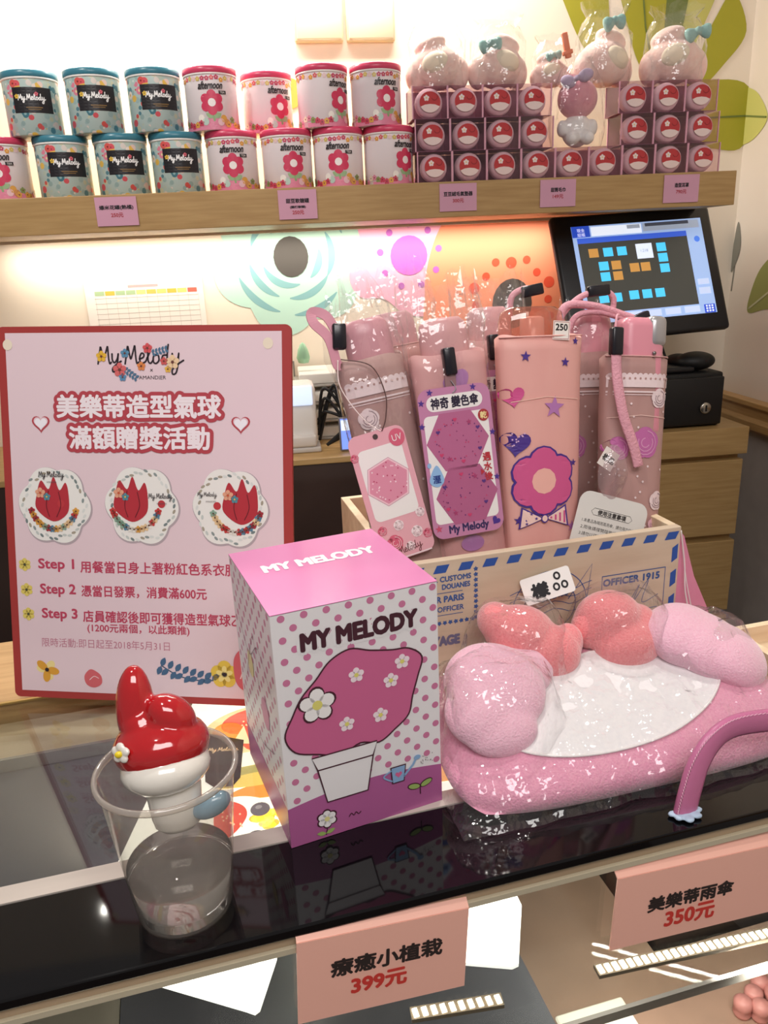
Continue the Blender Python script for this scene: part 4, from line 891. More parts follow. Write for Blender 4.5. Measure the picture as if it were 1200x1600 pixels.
I.stroke([(.178, .105), (.203, .139), (.198, .098)], .0009, BL2, 2); I.text('CHICAGO', .163, .1105, w=.03, h=.0055, m=BL2, rot=8, bold=.0003, ring=4)
I.stroke([(.215, .123), (.287, .123), (.287, .070), (.215, .070)], .0012, BL2, 2, closed=True)
I.text('OFFICER 1915', .2485, .1155, w=.064, h=.0072, m=BL2, bold=.0005, ring=5)
I.stroke([(.245, .085), (.258, .108), (.252, .09), (.268, .112), (.262, .088), (.28, .094)], .0008, BL2, 2, curve=6); I.stroke([(.22, .088), (.24, .080), (.28, .080)], .0008, BL2, 2, curve=5)
I.mb.build('printed_postmarks', cr)
# umbrellas
FAB = noisy('#d79a9a', '#dfa6a4', 30, .55, (1, 1, .3), name='pink_nylon', bump=.0015)
FABL = noisy('#b08782', '#bc9590', 30, .5, (1, 1, .3), name='dusty_pink_nylon', bump=.0015)
FABS = noisy('#e2a39c', '#e8afa6', 26, .55, (1, 1, .3), name='salmon_nylon', bump=.0015)
PUR, MAG, LIL = mat('#4a2f8a', .5), mat('#cf4f8c', .5), mat('#b477b4', .5)
LACE = mat('#ead6d8', .6)
def spow(v, p): return math.copysign(abs(v) ** p, v)
class Umb:
    def __init__(s, label, base, axis, L, wt, wb, b):
        ax = Vector(axis).normalized(); u = (Vector((1, 0, 0)) - ax * ax.x).normalized(); nn = ax.cross(u)
        M = Matrix(((u.x, nn.x, ax.x, base[0]), (u.y, nn.y, ax.y, base[1]), (u.z, nn.z, ax.z, base[2]), (0, 0, 0, 1)))
        s.t = thing('umbrella', label, 'umbrella', M=KM @ M, group='folded umbrellas standing in the wooden crate')
        s.L, s.wt, s.wb, s.b = L, wt / 2, wb / 2, b; s.E = 2.6
    def a(s, z): return s.wb + (s.wt - s.wb) * max(0, min(1, z / s.L))
    def front(s, x, z, h):
        q = max(0.0, 1 - min(1, abs(x) / s.a(z)) ** s.E) ** (1 / s.E); return (x, -s.b * q - h - .0009, z)
    def sheath(s, m, wav=.0012, open_=True):
        n, rows = 40, 26; vs = []; fs = []; r = random.Random(s.t.name)
        for k in range(rows + 1):
            z = s.L * k / rows; a = s.a(z); sc_ = .55 + .45 * min(1, k / 3)
            for i in range(n):
                t = 2 * pi * i / n; w = wav * noise.noise((cos(t) * 2, sin(t) * 2 + s.wt * 90, z * 22)) * (.6 if sin(t) < 0 else 1)
                vs.append((spow(cos(t), 2 / s.E) * (a * sc_ + w), spow(sin(t), 2 / s.E) * (s.b * sc_ + w * .5), z + (.003 * cos(t) * sin(3 * t) if k == rows else 0)))
        for k in range(rows):
            for i in range(n): fs.append((k * n + i, k * n + (i + 1) % n, (k + 1) * n + (i + 1) % n, (k + 1) * n + i))
        fs.append(tuple(range(n))[::-1])
        mb = MB().add(vs, fs, m, None, True); o = mb.build('sheath', s.t)
        so = o.modifiers.new('s', 'SOLIDIFY'); so.thickness = .0012; so.offset = -1
        return o
    def ink(s): return Ink(s.front, maxe=.012, step=.00018)
    def rim(s, m): 
        s_ = [s.front(x, s.L - .0003, 0) for x in [s.a(s.L) * (-.98 + 1.96 * k / 20) for k in range(21)]]
        return MB().tube(s_, .0008, m, n=5).build('hem', s.t)
    def handle(s, m, top, r=.026, x=0, name='handle', ry=None):
        ry = ry or min(r, s.b - .003)
        return MB().lathe([(r * .96, s.L - .09), (r, s.L - .02), (r, top - .016), (r * .93, top - .006), (r * .72, top - .001), (0, top)], m, 32, T(x, 0, 0) @ SC(1, ry / r, 1)).build(name, s.t)
    def bag(s, top, seed, grow=.003, low=.04, cone=.7):
        n, rows = 36, 18; vs = []; fs = []; r = random.Random(seed)
        for k in range(rows + 1):
            f = k / rows; z = low + (top - low) * f; a = s.a(z) + grow; b = s.b + grow * 1.3
            if z > s.L: q = (z - s.L) / (top - s.L); a *= 1 - (1 - cone) * q ** 1.5; b *= 1 - .55 * q
            for i in range(n):
                t = 2 * pi * i / n; j = .0022 if z < s.L else .007
                w = j * noise.noise((cos(t) * 3 + seed, sin(t) * 3, z * 45)) + (r.uniform(-.003, .003) if z > s.L else 0)
                zz = z + (r.uniform(-.024, .012) if k == rows else 0)
                vs.append((spow(cos(t), 2 / s.E) * (a + w), spow(sin(t), 2 / s.E) * (b + abs(w) * .7), zz))
        for k in range(rows):
            for i in range(n): fs.append((k * n + i, k * n + (i + 1) % n, (k + 1) * n + (i + 1) % n, (k + 1) * n + i))
        return MB().add(vs, fs, CELLO).build('clear_bag', s.t)
def lace_band(I, w, z, tilt=0):
    I.rect(-w, z - .006, w, z + .005, LACE, 2)
    k = -w
    while k < w: I.ell(k + .003, z + .005, .0034, .0036, LACE, 1, n=12); I.ell(k + .003, z + .003, .0012, .0012, FABL, 4, n=8); k += .006
    I.rect(-w, z - .0115, w, z - .0098, LACE, 2); I.rect(-w, z - .014, w, z - .0132, LACE, 2)
def rose(I, x, y, r, m, mc, lay=2):
    I.flower(x, y, r, m, m, lay, n=5, pet=.6, cr=.5)
    for q in (.3, .55, .78): I.stroke([(x + r * q * cos(a), y + r * q * sin(a)) for a in [.5 + q * 4 + k * .45 for k in range(10)]], r * .07, mc, lay + 2)
def lattice(I, w, z0, z1):
    for k in range(30):
        r = random.Random(k + 11); I.ell(r.uniform(-w, w), r.uniform(z0, z1), .0013, .0013, LACE, 1, n=8)
GREYLN = mat('#9a8088', .5)
def strapclip(s, x, y, z, rot=0, w=.013, h=.024, name='strap_clip'):
    return MB().rbox(-w / 2, -.005, -h / 2, w / 2, .005, h / 2, .002, mat('#1a1820', .25), T(x, y, z) @ RY(rot)).build(name, s.t)
# 1 lace umbrella with UV tag, in a clear bag
u1 = Umb('leftmost umbrella, lace trimmed, bagged, with a pink UV hang tag', (.1715, .2407, 1.1386), (-.133, .205, .9697), .3465, .0675, .060, .0165)
u1.sheath(FABL); I = u1.ink(); lace_band(I, .031, .318); rose(I, -.016, .29, .010, LACE, GREYLN); rose(I, -.012, .276, .006, LACE, GREYLN); lattice(I, .03, .05, .30); I.mb.build('lace_print', u1.t)
u1.handle(mat('#cf929c', .3), .384, .0235, .004); u1.bag(.415, 3)
strapclip(u1, -.026, -.014, .371, 12)
MB().strap(crv([(-.026, -.014, .371), (-.033, -.012, .392), (-.045, -.010, .398), (-.046, -.012, .388), (-.036, -.014, .372), (-.034, -.015, .348), (-.033, -.016, .345)], 6), .009, .002, mat('#cf8fa0', .6), up=(0, 1, 0)).build('strap', u1.t)
MB().tube(crv([(-.030, -.018, .35), (-.004, -.022, .338), (.003, -.024, .31), (-.002, -.025, .288), (-.0085, -.0245, .2765)], 8), .0006, mat('#5a3d3a', .4), n=6).tube(crv([(-.033, -.018, .35), (-.037, -.021, .325), (-.024, -.024, .293), (-.0095, -.0245, .2765)], 8), .0006, mat('#e9d8d4', .4), n=6).build('tag_cord', u1.t)
def card(parent, x, y, z, w, h, rot, m, r=.008, th=.0006):
    p = []
    for cx, cz, a in ((w / 2 - r, h / 2 - r, 0), (-w / 2 + r, h / 2 - r, 90), (-w / 2 + r, -h / 2 + r, 180), (w / 2 - r, -h / 2 + r, 270)):
        for k in range(7): b = radians(a + 15 * k); p.append((cx + r * cos(b), cz + r * sin(b)))
    n = len(p); mb = MB().add([(a, 0, b) for a, b in p] + [(a, th, b) for a, b in p], [tuple(range(n)), tuple(range(n, 2 * n))[::-1]] + [(i, (i + 1) % n, n + (i + 1) % n, n + i) for i in range(n)], m)
    o = mb.build('hang_tag', parent); o.matrix_local = T(x, y, z) @ RY(rot); return o
TPK = mat('#e3a9b4', .35)
c = card(u1.t, -.0125, -.0245, .2155, .0565, .126, -3, TPK, .009)
I = Ink(flat()); Wh = mat('#eeeae8', .35); RS = mat('#d2607a', .4)
I.rect(-.0225, -.022, .0225, .048, Wh, 1, .006)
hexp = lambda r, cx, cy, q=0: [(cx + r * cos(radians(60 * k + q)), cy + r * sin(radians(60 * k + q))) for k in range(6)]
I.poly(hexp(.0235, 0, .013, 15), mat('#b98a9c', .4), 2); I.poly(hexp(.023, 0, .013, 15), mat('#eec6d0', .4), 3); I.poly(hexp(.0212, 0, .013, 15), mat('#d98fa6', .4), 4)
for k in range(34): r = random.Random(k); a, q = r.random() * 6.28, .019 * r.random() ** .5; I.ell(q * cos(a), .013 + q * sin(a), .0008, .0008, mat(r.choice(['#f3dbe2', '#c04f74', '#f0c9d4', '#b8486a']), .4), 5, n=8)
I.ell(.0195, .0515, .0078, .0085, RS, 4); I.text('UV', .0195, .0515, w=.0095, h=.0062, m=Wh, lay=6)
I.ell(-.0005, .0575, .0026, .0026, mat('#4a3a3a', .4), 4)
for x, y, r, cc in ((-.019, -.031, .0045, 'r'), (-.002, -.030, .005, 'w'), (-.010, -.046, .008, 'r'), (.004, -.053, .0045, 'w'), (.024, -.046, .0045, 'r'), (-.0255, .043, .004, 'r'), (.022, -.024, .0045, 'w'), (.014, -.041, .0055, 'w')): rose(I, x, y, r, RS if cc == 'r' else mat('#f0dfe2', .4), mat('#f3c9d2', .4) if cc == 'r' else mat('#c9a0aa', .4), 3)
I.script(-.02, -.0585, .0042, mat('#6a2f35', .4), 4, .15, rot=4); I.rect(-.020, -.0625, .024, -.0612, mat('#f0dfe2', .4), 2)
I.mb.build('printed_face', c)
# 2 colour changing umbrella with the long tag (and its twin behind)
def tagged(label, base, axis):
    u = Umb(label, base, axis, .342, .078, .066, .0165); u.sheath(FAB, .002)
    I = u.ink(); I.heart(.002, .313, .014, LIL, 1, 20); I.ell(-.004, .155, .012, .008, LIL, 1); I.star(.022, .13, .006, PUR, 1); I.mb.build('fabric_print', u.t)
    u.handle(mat('#d9a0a2', .3), .377, .025); u.bag(.412, len(label), cone=1.0)
    strapclip(u, -.004, -.019, .334, 0, .012, .026)
    MB().strap([(-.005, -.0195, .323), (-.007, -.0215, .307)], .011, .0015, mat('#8a6468', .6), up=(0, 1, 0)).tube(crv([(-.006, -.022, .316), (-.003, -.0245, .308), (-.007, -.0248, .304)], 5), .0006, mat('#8a8088', .4), n=5).build('tag_strap', u.t)
    c = card(u.t, -.007, -.0242, .238, .0735, .145, 1, mat('#c283a8', .35), .011)
    I = Ink(flat()); hx = mat('#b5668e', .4)
    I.rect(-.0285, .0505, .0285, .0655, Wh, 1, .0074); I.text('神奇 變色傘', .0, .058, w=.048, h=.0105, m=mat('#2a2038', .4), bold=.0004, ring=5)
    I.rect(-.033, -.058, .0325, .047, Wh, 1, .005)
    I.poly(hexp(.032, -.001, .0205, 0), hx, 2); I.poly(hexp(.032, .002, -.0325, 0), mat('#b06088', .4), 2)
    for oy in (.0205, -.0325):
        for k in range(46): r = random.Random(k + int(oy * 1e4)); a = r.random() * 6.28; q = .025 * (.75 + .25 * r.random()) if k < 38 else r.uniform(.002, .012); I.ell(q * cos(a), oy + q * .86 * sin(a), .0007, .0007, mat(r.choice(['#6a2f72', '#8f3f70', '#c8406f']), .4), 4, n=7)
        for a in (30, 95, 150, 215, 275, 330): I.heart(.0235 * cos(radians(a)), oy + .0205 * sin(radians(a)), .0021, mat(('#5a357f', '#c8406f')[a % 2], .4), 5)
        for a in (60, 240): I.star(.024 * cos(radians(a)), oy + .019 * sin(radians(a)), .003, mat('#a83f6f', .4), 5)
    I.ell(.0275, .0415, .0056, .0058, mat('#a8333a', .4), 5); I.text('乾', .0275, .0415, w=.0068, m=mat('#f3e0a0', .4), lay=7, bold=.0002, ring=4)
    I.poly(c2([(-.026, .0), (-.020, -.012), (-.021, -.018), (-.027, -.021), (-.033, -.018), (-.034, -.012)], 5, True), mat('#8fb8e2', .4), 5); I.text('溼', -.027, -.0135, w=.0075, m=mat('#2a3f86', .4), lay=7, bold=.0003, ring=4); I.ell(-.033, .0005, .002, .0025, mat('#8fb8e2', .4), 5)
    for k, chx in enumerate('遇水後'): I.text(chx, .0262, .001 - k * .0094, w=.0082, m=mat('#b8323e', .4), bold=.0003, ring=4, lay=6)
    I.poly([(.0185, -.016), (.0225, -.013), (.0185, -.010)], mat('#b8323e', .4), 6)
    I.text('My Melody', .0, -.0655, w=.041, h=.0098, m=mat('#352a5a', .4), bold=.0004, ring=5); I.heart(.0285, -.063, .0045, PUR, 3, -40); I.star(-.031, -.062, .004, mat('#c8506f', .4), 3)
    for x, y in ((-.024, .069), (.020, .0695), (-.0335, .060), (-.0355, .038), (.035, .024), (.0345, -.020)): I.star(x, y, .0036, PUR, 3, 80)
    I.mb.build('printed_face', c); return u
tagged('pink umbrella with a long purple tag showing two hexagons, second from left in front', (.2233, .2415, 1.1386), (-.0628, .1808, .9815))
tagged('pink umbrella with long purple tag, half hidden behind its twin', (.2785, .318, 1.1386), (-.010, .1454, .9861))
# 3 starry umbrella, front centre right
def starry(label, base, axis, L=.3505, bagtop=None, domem=None):
    u = Umb(label, base, axis, L, .091, .073, .018); u.sheath(FABS)
    I = u.ink(); zs = L - .341
    for x, z, r, c in ((-.0216, .322, .0055, PUR), (.0205, .315, .005, PUR), (.033, .335, .004, PUR), (.008, .2716, .0115, LIL), (-.03, .16, .005, PUR), (.028, .15, .006, LIL), (.03, .215, .004, PUR)): I.star(x, z + zs, r, c, 2, 85)
    I.heart(-.034, .284 + zs, .011, MAG, 2, 5); I.heart(-.031, .238 + zs, .0135, PUR, 2, -8)
    for k in range(12): r = random.Random(k); I.ell(-.031 + r.uniform(-.008, .008), .24 + zs + r.uniform(-.006, .008), .0009, .0009, mat('#d9b3d9', .5), 4, n=6)
    I.stroke([(-.036 + .0036 * k, .2824 + zs - .0004 * abs(k - 10)) for k in range(21)], .0008, mat('#eec4b6', .5), 3)
    # plain two-tone blossom, ribbon stripes and cup pattern in place of the printed figure
    cx, cz = -.004, .187 + zs
    I.flower(cx, cz + .012, .034, PUR, PUR, 3, n=6, pet=.5, cr=.5); I.flower(cx, cz + .012, .0325, mat('#d2588e', .5), mat('#f0b6aa', .5), 5, n=6, pet=.46, cr=.4)
    for sgn in (-1, 1):
        w = [(cx, cz - .026), (cx + sgn * .024, cz - .013), (cx + sgn * .027, cz - .036)]; I.poly(w, PUR, 6); I.poly([(cx + sgn * .002, cz - .026), (cx + sgn * .0225, cz - .0155), (cx + sgn * .025, cz - .0345)], mat('#f3cfc6', .5), 7)
        for k in range(4):
            if sgn > 0: I.rect(cx + .006 + k * .005, cz - .0265 - k * .0018, cx + .008 + k * .005, cz - .0245 + k * .0016, MAG, 9)
            else: I.star(cx - .009 - .005 * (k % 3), cz - .0255 + .005 * ((k % 2) * 2 - 1) * (k > 0), .0019, PUR, 9)
    I.ell(cx, cz - .026, .004, .0045, PUR, 9); I.ell(cx, cz - .026, .0028, .0032, mat('#f3cfc6', .5), 10)
    I.mb.build('fabric_print', u.t); u.rim(mat('#e6aea6', .5))
    return u
u3 = starry('salmon umbrella sheath with purple stars and clear dome handle, third from left in front', (.2837, .2455, 1.1386), (.0362, .1437, .989))
DOME = film('clear_handle', '#fbe6de', gloss=.9, base=.06, rough=.04, bump=None, diffuse=.12, dcol='#e8a890')
u3.handle(DOME, .380, .035, -.007, ry=.0155); MB().lathe([(.012, .30), (.012, .368), (.009, .370), (0, .370)], mat('#dca49a', .25), 20, T(-.006, 0, 0)).build('inner_core', u3.t)
I = Ink(flat(T(.0165, -.0185, .358) @ RY(4))); I.rect(-.009, -.012, .009, .006, mat('#f6efe8', .5), 1); I.stroke([(-.008, -.011), (.008, -.011), (.008, .005), (-.008, .005)], .0006, mat('#a8333a', .5), 2, closed=True); I.text('250', 0, 0, w=.0125, m=mat('#1c1818', .5), bold=.0003, ring=4); I.mb.build('price_sticker', u3.t)
ub = starry('salmon starry umbrella wrapped in a clear bag, behind the leftmost umbrella', (.2061, .318, 1.1386), (-.1049, .1571, .982), .345)
ub.handle(mat('#d59aa0', .3), .380, .026); ub.bag(.425, 8, cone=1.0)
# 4 lace umbrellas at the right
u5 = Umb('lace trimmed umbrella with pink and silver push button handle, rightmost in the crate', (.3783, .2405, 1.1386), (.0986, .1945, .9759), .325, .0745, .060, .0175)
u5.sheath(FABL); I = u5.ink(); lace_band(I, .0355, .299); lattice(I, .034, .05, .28); I.stroke([(-.034 + .0034 * k, .2645 - .0003 * abs(k - 10)) for k in range(21)], .0008, mat('#e6c2ba', .5), 2)
rose(I, .006, .236, .016, mat('#c069a4', .5), mat('#d79ac0', .5)); rose(I, .022, .282, .010, LACE, GREYLN); rose(I, -.024, .23, .012, mat('#c069a4', .5), mat('#d79ac0', .5)); rose(I, .024, .175, .010, LACE, GREYLN); rose(I, .02, .15, .007, mat('#e9b8c6', .5), GREYLN)
I.mb.build('lace_print', u5.t); u5.rim(mat('#c99a98', .5))
hd = MB(); hd.rbox(-.0235, -.0165, .24, .0245, .0165, .3655, .010, mat('#d98d9c', .3), T(.004, .0, 0), seg=4); hd.build('handle', u5.t)
MB().rbox(.0085, -.018, .3345, .0290, .012, .3668, .0065, mat('#b3b0b2', .3, .6), seg=3).build('push_button', u5.t)
MB().lathe([(.002, 0), (.002, .0015), (0, .002)], mat('#8f8a8c', .25, .9), 12, T(.013, -.0172, .328) @ RX(90)).build('screw', u5.t)
strapclip(u5, -.0345, -.023, .338, 0, .0125, .028)
MB().sweep(crv([(-.0345, -.024, .326), (-.0335, -.026, .30), (-.026, -.0275, .264), (-.014, -.0275, .235), (-.006, -.0265, .212)], 8), lambda t: [(.0058 * cos(2 * pi * j / 10), .0022 * sin(2 * pi * j / 10)) for j in range(10)], mat('#dfa0ae', .7, bump=(420, .8, .002)), up=(0, 1, 0)).build('wrist_strap', u5.t)
MB().tube(crv([(-.034, -.02, .352), (-.031, -.017, .364), (-.026, -.012, .366)], 6), .0012, mat('#e3a6b2', .6), n=6).build('strap_cord', u5.t)
c = card(u5.t, -.043, -.0288, .134, .080, .096, 14, mat('#dfdcd8', .4), .012); c['label'] = 'white care instruction tag'
I = Ink(flat()); DK = mat('#3a3636', .5)
I.stroke([(-.021 + .0, .025), (.021, .025), (.024, .0285), (.021, .032), (-.021, .032), (-.024, .0285)], .0005, DK, 1, closed=True); I.text('使用注意事項', 0, .0285, w=.033, h=.0052, m=DK, bold=.0002, ring=4)
for k, s_ in enumerate(('1.本產品為晴雨兩用傘，請勿用力拉扯', '2.雨後請撐開陰乾後再收納', '3.請勿以硬物刮傷傘面布料', '4.請避免置於高溫及火源處', '5.洗滌請用清水擦拭')): I.text(s_, -.032, .018 - k * .0068, h=.004, w=.062 - .005 * (k % 3), m=DK, align='L', lay=1)
I.mb.build('care_text', c)
pw = MB(); n = 20
for q in range(1):
    pts = [(.0, .0), (.012, .012), (.017, .030), (.010, .05), (-.004, .056), (-.015, .04), (-.017, .018), (-.010, .004)]
    P = c2(pts, 4, True); k = len(P); ctr = (0, .028)
    vs = []; 
    for f_ in (0, .5, .8, 1): vs += [(ctr[0] + (x - ctr[0]) * f_, -.007 * (1 - f_ ** 2) + .001 * noise.noise((x * 300, y * 300, f_)), ctr[1] + (y - ctr[1]) * f_) for x, y in P]
    pw.add(vs, [(r * k + i, r * k + (i + 1) % k, (r + 1) * k + (i + 1) % k, (r + 1) * k + i) for r in range(3) for i in range(k)], film('label_pouch', '#f6eef0', gloss=.8, base=.08, rough=.1, bump=(90, .8, .004), diffuse=.25, dcol='#e6d6d8'), None, True)
po = pw.build('label_pouch', u5.t); po.matrix_local = T(-.036, -.0285, .178)
I = Ink(flat(T(-.043, -.0305, .222) @ RY(32))); I.rect(-.008, -.012, .010, .008, mat('#e9dfd8', .5), 1); I.text('樣品', .001, -.002, w=.014, m=DK, lay=2, bold=.0003, ring=4); I.mb.build('sticker', u5.t)
u4 = Umb('lace trimmed umbrella in a clear bag with looped pink straps, behind the push button one', (.369, .312, 1.1386), (.055, .165, .9847), .322, .068, .058, .0165)
u4.sheath(FABL); I = u4.ink(); lace_band(I, .031, .290); lattice(I, .03, .05, .28); rose(I, -.02, .22, .014, mat('#c069a4', .5), mat('#d79ac0', .5)); I.mb.build('lace_print', u4.t)
u4.handle(mat('#d3909c', .3), .365, .025, .008); u4.bag(.372, 12, cone=.85)
LP = mat('#dfa0ae', .7, bump=(420, .8, .002))
MB().tube(crv([(-.045, -.022, .31), (-.044, -.023, .35), (-.022, -.024, .377), (.008, -.024, .386), (.022, -.024, .378), (.02, -.022, .358)], 9), .0032, LP).tube(crv([(-.042, -.024, .335), (-.038, -.026, .368), (-.005, -.027, .370), (.034, -.026, .360), (.052, -.024, .355)], 9), .0042, LP).tube(crv([(-.035, -.024, .33), (-.025, -.026, .358), (.005, -.027, .363), (.045, -.026, .352)], 9), .0032, LP).build('strap_loops', u4.t)
strapclip(u4, .003, -.024, .386, 84, .0115, .026); strapclip(u4, .054, -.025, .356, 70, .012, .022)
u6 = Umb('salmon starry umbrella with a clear handle strap, mostly hidden behind the starry one', (.322, .345, 1.1386), (.03, .12, .989), .30, .066, .058, .015)
u6.sheath(FABS); u6.handle(DOME, .372, .024, 0); strapclip(u6, -.005, -.012, .388, 80, .012, .026)
MB().tube(crv([(-.03, -.01, .36), (-.028, -.012, .382), (-.012, -.012, .390), (.004, -.012, .388)], 6), .0035, LP).build('strap', u6.t)
# ------------------------------------------------------------------ plush pouch in its bag
pp = thing('plush_pouch', 'pink plush pouch with white oval patch and coral bow in a clear bag', 'pouch', M=KM @ T(.294, .126, CZ + .0004))
FUR = noisy('#e694b4', '#efa9c2', 520, .95, name='pink_fur', bump=.0022, sheen=.7, detail=3)
FURL = noisy('#f0b4cb', '#f6c6d8', 520, .95, name='light_pink_fur', bump=.0022, sheen=.7, detail=3)
FURC = noisy('#ee7f86', '#f5989a', 520, .95, name='coral_fur', bump=.0022, sheen=.7, detail=3)
FURW = noisy('#eeecee', '#f4f2f3', 220, .9, name='white_fur', bump=.0006, sheen=.4, detail=3)
PA, PBd, PC, TLT, PZ = .171, .081, .0235, radians(20), .030
def ptop(x, y, sgn=1, add=0):
    q = max(0, 1 - abs(x / PA) ** 4 - abs(y / PBd) ** 4); c = PC * q ** .45 * (1 + .08 * noise.noise((x * 14, y * 16, 3)))
    z = sgn * c + add
    Y = y * cos(TLT) - z * sin(TLT); Z = y * sin(TLT) + z * cos(TLT) + PZ
    return (x, Y, max(Z, 0.0 + (add if sgn > 0 else 0)))
N1, N2 = 72, 40; vs = []; fs = []
for sgn in (1, -1):
    o_ = len(vs)
    for j in range(N2 + 1):
        for i in range(N1 + 1):
            a, b = -1 + 2 * i / N1, -1 + 2 * j / N2
            # square -> squircle
            x = a * (1 - .12 * b ** 4) * PA; y = b * (1 - .12 * a ** 4) * PBd; vs.append(ptop(x, y, sgn))
    for j in range(N2):
        for i in range(N1):
            p = o_ + j * (N1 + 1) + i; f_ = (p, p + 1, p + N1 + 2, p + N1 + 1); fs.append(f_ if sgn > 0 else f_[::-1])
m = MB().add(vs, fs, FUR, None, True); b_ = m.build('body', pp)
w_ = b_.modifiers.new('w', 'WELD'); w_.merge_threshold = .0006
px = [(-.113, -.012), (-.108, -.035), (-.07, -.050), (-.02, -.0535), (.03, -.048), (.075, -.030), (.105, -.006), (.110, .010), (.095, .028), (.05, .044), (.0, .052), (-.03, .042), (-.075, .02), (-.10, .008)]
P = c2(px, 6, True); k = len(P); vs = []
for f_ in [q / 9 for q in range(10)]: vs += [ptop(x * f_, y * f_, 1, .0015) for x, y in P]
m = MB().add(vs, [(r * k + i, r * k + (i + 1) % k, (r + 1) * k + (i + 1) % k, (r + 1) * k + i) for r in range(9) for i in range(k)], FURW, None, True); m.build('oval_patch', pp)
sm_ = MB(); sp = [ptop(x, y, 1, .0017) for x, y in P]; sm_.tube(sp + [sp[0]], .0013, mat('#f6f3f2', .6), n=6); sm_.build('patch_seam', pp)
def lobe(name, m_, parts, rm=.0026, sm=6):
    mb = MB()
    for c_, r_, rt in parts: mb.blob((c_[0] - .291, c_[1] - .13, c_[2] - 1.13), r_, m_, rot=rt)
    return mb.build(name, pp, remesh=rm, smoothm=sm)
lobe('ear_flap', FURL, [((.180, .138, 1.203), (.047, .042, .019), RX(38) @ RZ(-25)), ((.158, .118, 1.192), (.032, .03, .016), RX(40) @ RZ(-20)), ((.212, .160, 1.203), (.034, .03, .017), RX(32)), ((.172, .105, 1.180), (.034, .022, .014), RX(40))])
lobe('ear_flap', FURL, [((.388, .160, 1.206), (.046, .036, .024), RX(30) @ RY(14)), ((.424, .138, 1.189), (.042, .036, .022), RX(30) @ RY(24)), ((.406, .150, 1.197), (.046, .038, .024), RX(30) @ RY(20))])
lobe('bow_loop', FURC, [((.226, .186, 1.224), (.036, .027, .028), RY(18) @ RX(15)), ((.252, .172, 1.205), (.029, .024, .028), RY(40)), ((.204, .192, 1.238), (.018, .022, .018), I4), ((.272, .178, 1.212), (.014, .016, .018), I4)], sm=8)
lobe('bow_loop', FURC, [((.318, .186, 1.224), (.034, .027, .029), RX(15)), ((.330, .168, 1.202), (.034, .025, .025), RX(20)), ((.350, .182, 1.215), (.018, .021, .020), I4), ((.294, .184, 1.218), (.014, .018, .020), I4)], sm=8)
# bag around it
vs = []; fs = []; NX, NY = 64, 40; rr = random.Random(4)
def bagpt(a, b):
    x = a * (PA + .005); y = b * (PBd + .010)
    hgt = ptop(x * .93, min(y, PBd * .98) * .93, 1, 0)[2]
    uu, vv = x + .291, .13 + y * cos(TLT)
    for cu, cv, cz, ru, rv in ((.18, .135, 1.226, .06, .06), (.222, .19, 1.25, .055, .055), (.33, .188, 1.251, .055, .055), (.40, .165, 1.216, .075, .05)):
        d = ((uu - cu) / ru) ** 2 + ((vv - cv) / rv) ** 2
        if d < 1: hgt = max(hgt, (cz - 1.13) * (1 - d * d) ** .35)
    e = max(abs(a), abs(b)); fall = max(0, (e - .86) / .14)
    base = max(.001, y * sin(TLT) + .012) if b > -.2 else .001
    z = (hgt + .006 + .0045 * noise.noise((x * 45, y * 45, 1)) + .002 * noise.noise((x * 120, y * 120, 7))) * (1 - fall ** 2) + base * fall ** 2
    return (x + .004 * noise.noise((x * 40, y * 30, 9)), y * cos(TLT) + .004 * noise.noise((x * 33, y * 40, 5)), max(z, .0008))
for j in range(NY + 1):
    for i in range(NX + 1): vs.append(bagpt(-1 + 2 * i / NX, -1 + 2 * j / NY))
for j in range(NY):
    for i in range(NX): p = j * (NX + 1) + i; fs.append((p, p + 1, p + NX + 2, p + NX + 1))
bg = MB().add(vs, fs, CELLO, None, False).build('clear_bag', pp)
ws = thing('sample_sticker', 'white handwritten sample sticker standing up from the bag over the coral bow', 'sticker', M=KM @ T(.268, .205, 1.258) @ RZ(-4) @ RY(-12) @ RX(-24))
card(ws, 0, 0, 0, .051, .026, 0, mat('#f4f1ee', .4), .003, .0004).name = 'paper'
I = Ink(flat()); BK = mat('#16141a', .5)
I.text('樣', -.0085, -.002, w=.0165, h=.0135, m=BK, bold=.0009, ring=8)
for x, y in ((.0115, .0065), (.008, -.0035), (.0165, -.0035)): I.stroke([(x + .0027 * cos(2 * pi * k / 14), y + .0031 * sin(2 * pi * k / 14)) for k in range(14)], .0019, BK, 2, closed=True)
I.mb.build('handwriting', ws)
# pink leather strap
sp_ = thing('leather_strap', 'pink stitched leather strap arching onto the black counter edge at right', 'strap', M=KM @ T(0, 0, CZ + .0004))
SPT = crv([(.298, .016, .0015), (.302, .017, .022), (.310, .020, .043), (.3245, .024, .058), (.347, .029, .0635), (.382, .031, .0605), (.43, .032, .052), (.52, .032, .03)], 9)
MB().sweep(SPT, lambda t: [(.0105 * cos(2 * pi * j / 14), .0042 * spow(sin(2 * pi * j / 14), .7)) for j in range(14)], mat('#c8749c', .3, bump=(70, .25, .002)), up=(0, 1, 0)).build('leather', sp_)
st = MB(); n_ = len(SPT)
for k in range(1, n_ - 1):
    t = (SPT[k + 1] - SPT[k - 1]).normalized(); side = t.cross(Vector((0, 1, 0))).normalized()
    p = SPT[k] + side * .0088 - Vector((0, .0030, 0)); q = t * .0017 + side * .0006; st.tube([p - q, p + q], .00045, mat('#e3a9c2', .5), n=5)
o = st.build('stitching', sp_)
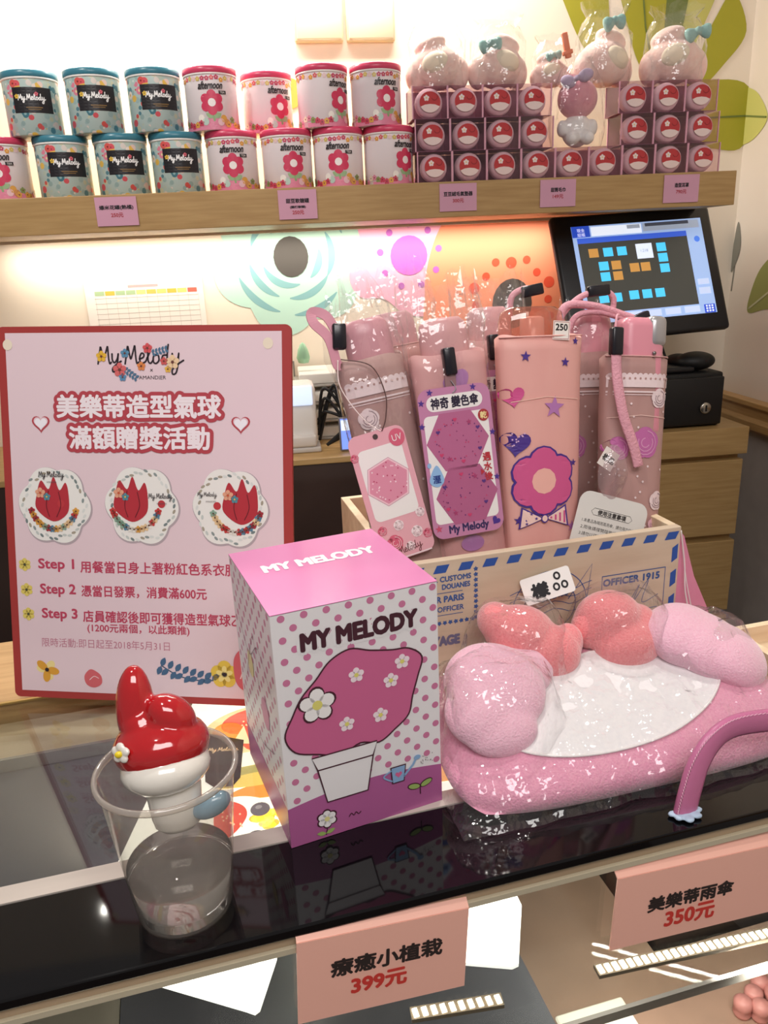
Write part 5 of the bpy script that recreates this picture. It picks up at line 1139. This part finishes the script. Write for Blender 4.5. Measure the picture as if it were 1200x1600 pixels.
gm = MB(); r = random.Random(3)
for k in range(16): a = k * .9; gm.blob((.298 + cos(a) * r.uniform(.004, .012), .015 + sin(a) * r.uniform(.003, .008), .0022), (r.uniform(.003, .005), r.uniform(.0025, .004), .0022), mat('#b9cfe6', .6), sub=2)
gm.build('glue', sp_, remesh=.0012, smoothm=2)
# leaflet leaning beside the crate
lf = thing('pink_folder', 'pink folded card standing against the right end of the wooden crate', 'card', M=KM @ T(.4215, .222, CZ + .0004))
fp_ = [(0, 0), (.078, 0), (.056, .055), (.030, .100), (.010, .150), (0, .160)]
MB().add([(x, .25 * x, z) for x, z in fp_] + [(x, .25 * x + .003, z) for x, z in fp_], [(0, 1, 2, 3, 4, 5), (11, 10, 9, 8, 7, 6)] + [(i, 6 + i, 6 + (i + 1) % 6, (i + 1) % 6) for i in range(6)], noisy('#dd86ac', '#e595b7', 20, .4, name='pink_card')).build('card', lf)
MB().tube(crv([(.003, -.001, .158), (.010, -.002, .12), (.012, -.004, .09), (.020, -.006, .055), (.022, -.006, .03)], 6), .0008, mat('#efe6e6', .5), n=6).tube(crv([(.003, -.001, .158), (.014, -.002, .1), (.030, -.005, .04)], 6), .0006, mat('#efe6e6', .5), n=6).build('cord', lf)
wt_ = thing('wooden_tray', 'light wooden tray at the right photo edge beside the plush pouch', 'tray', M=KM @ T(.505, .10, CZ + .0004))
MB().box(0, .128, 0, .35, .136, .026, PINE).box(0, 0, 0, .008, .1279, .026, PINE).box(.0081, 0, 0, .35, .1279, .004, PINE).box(.0081, -.008, 0, .35, -.0001, .026, PINE).build('frame', wt_)
for k, (x, rz) in enumerate(((.02, 8), (.06, -5))):
    q = MB().rbox(0, 0, 0, .06, .04, .010, .002, mat('#e58a9c', .4)).build('pink_packet'); q.matrix_world = KM @ T(.515 + x, .13 + .03 * k, CZ + .005 + .0102 * k) @ RZ(rz)
    tag(q, ['pink packet lying lower in the wooden tray at right', 'pink packet on top in the wooden tray at right'][k], 'packet', 'pink packets in the wooden tray')
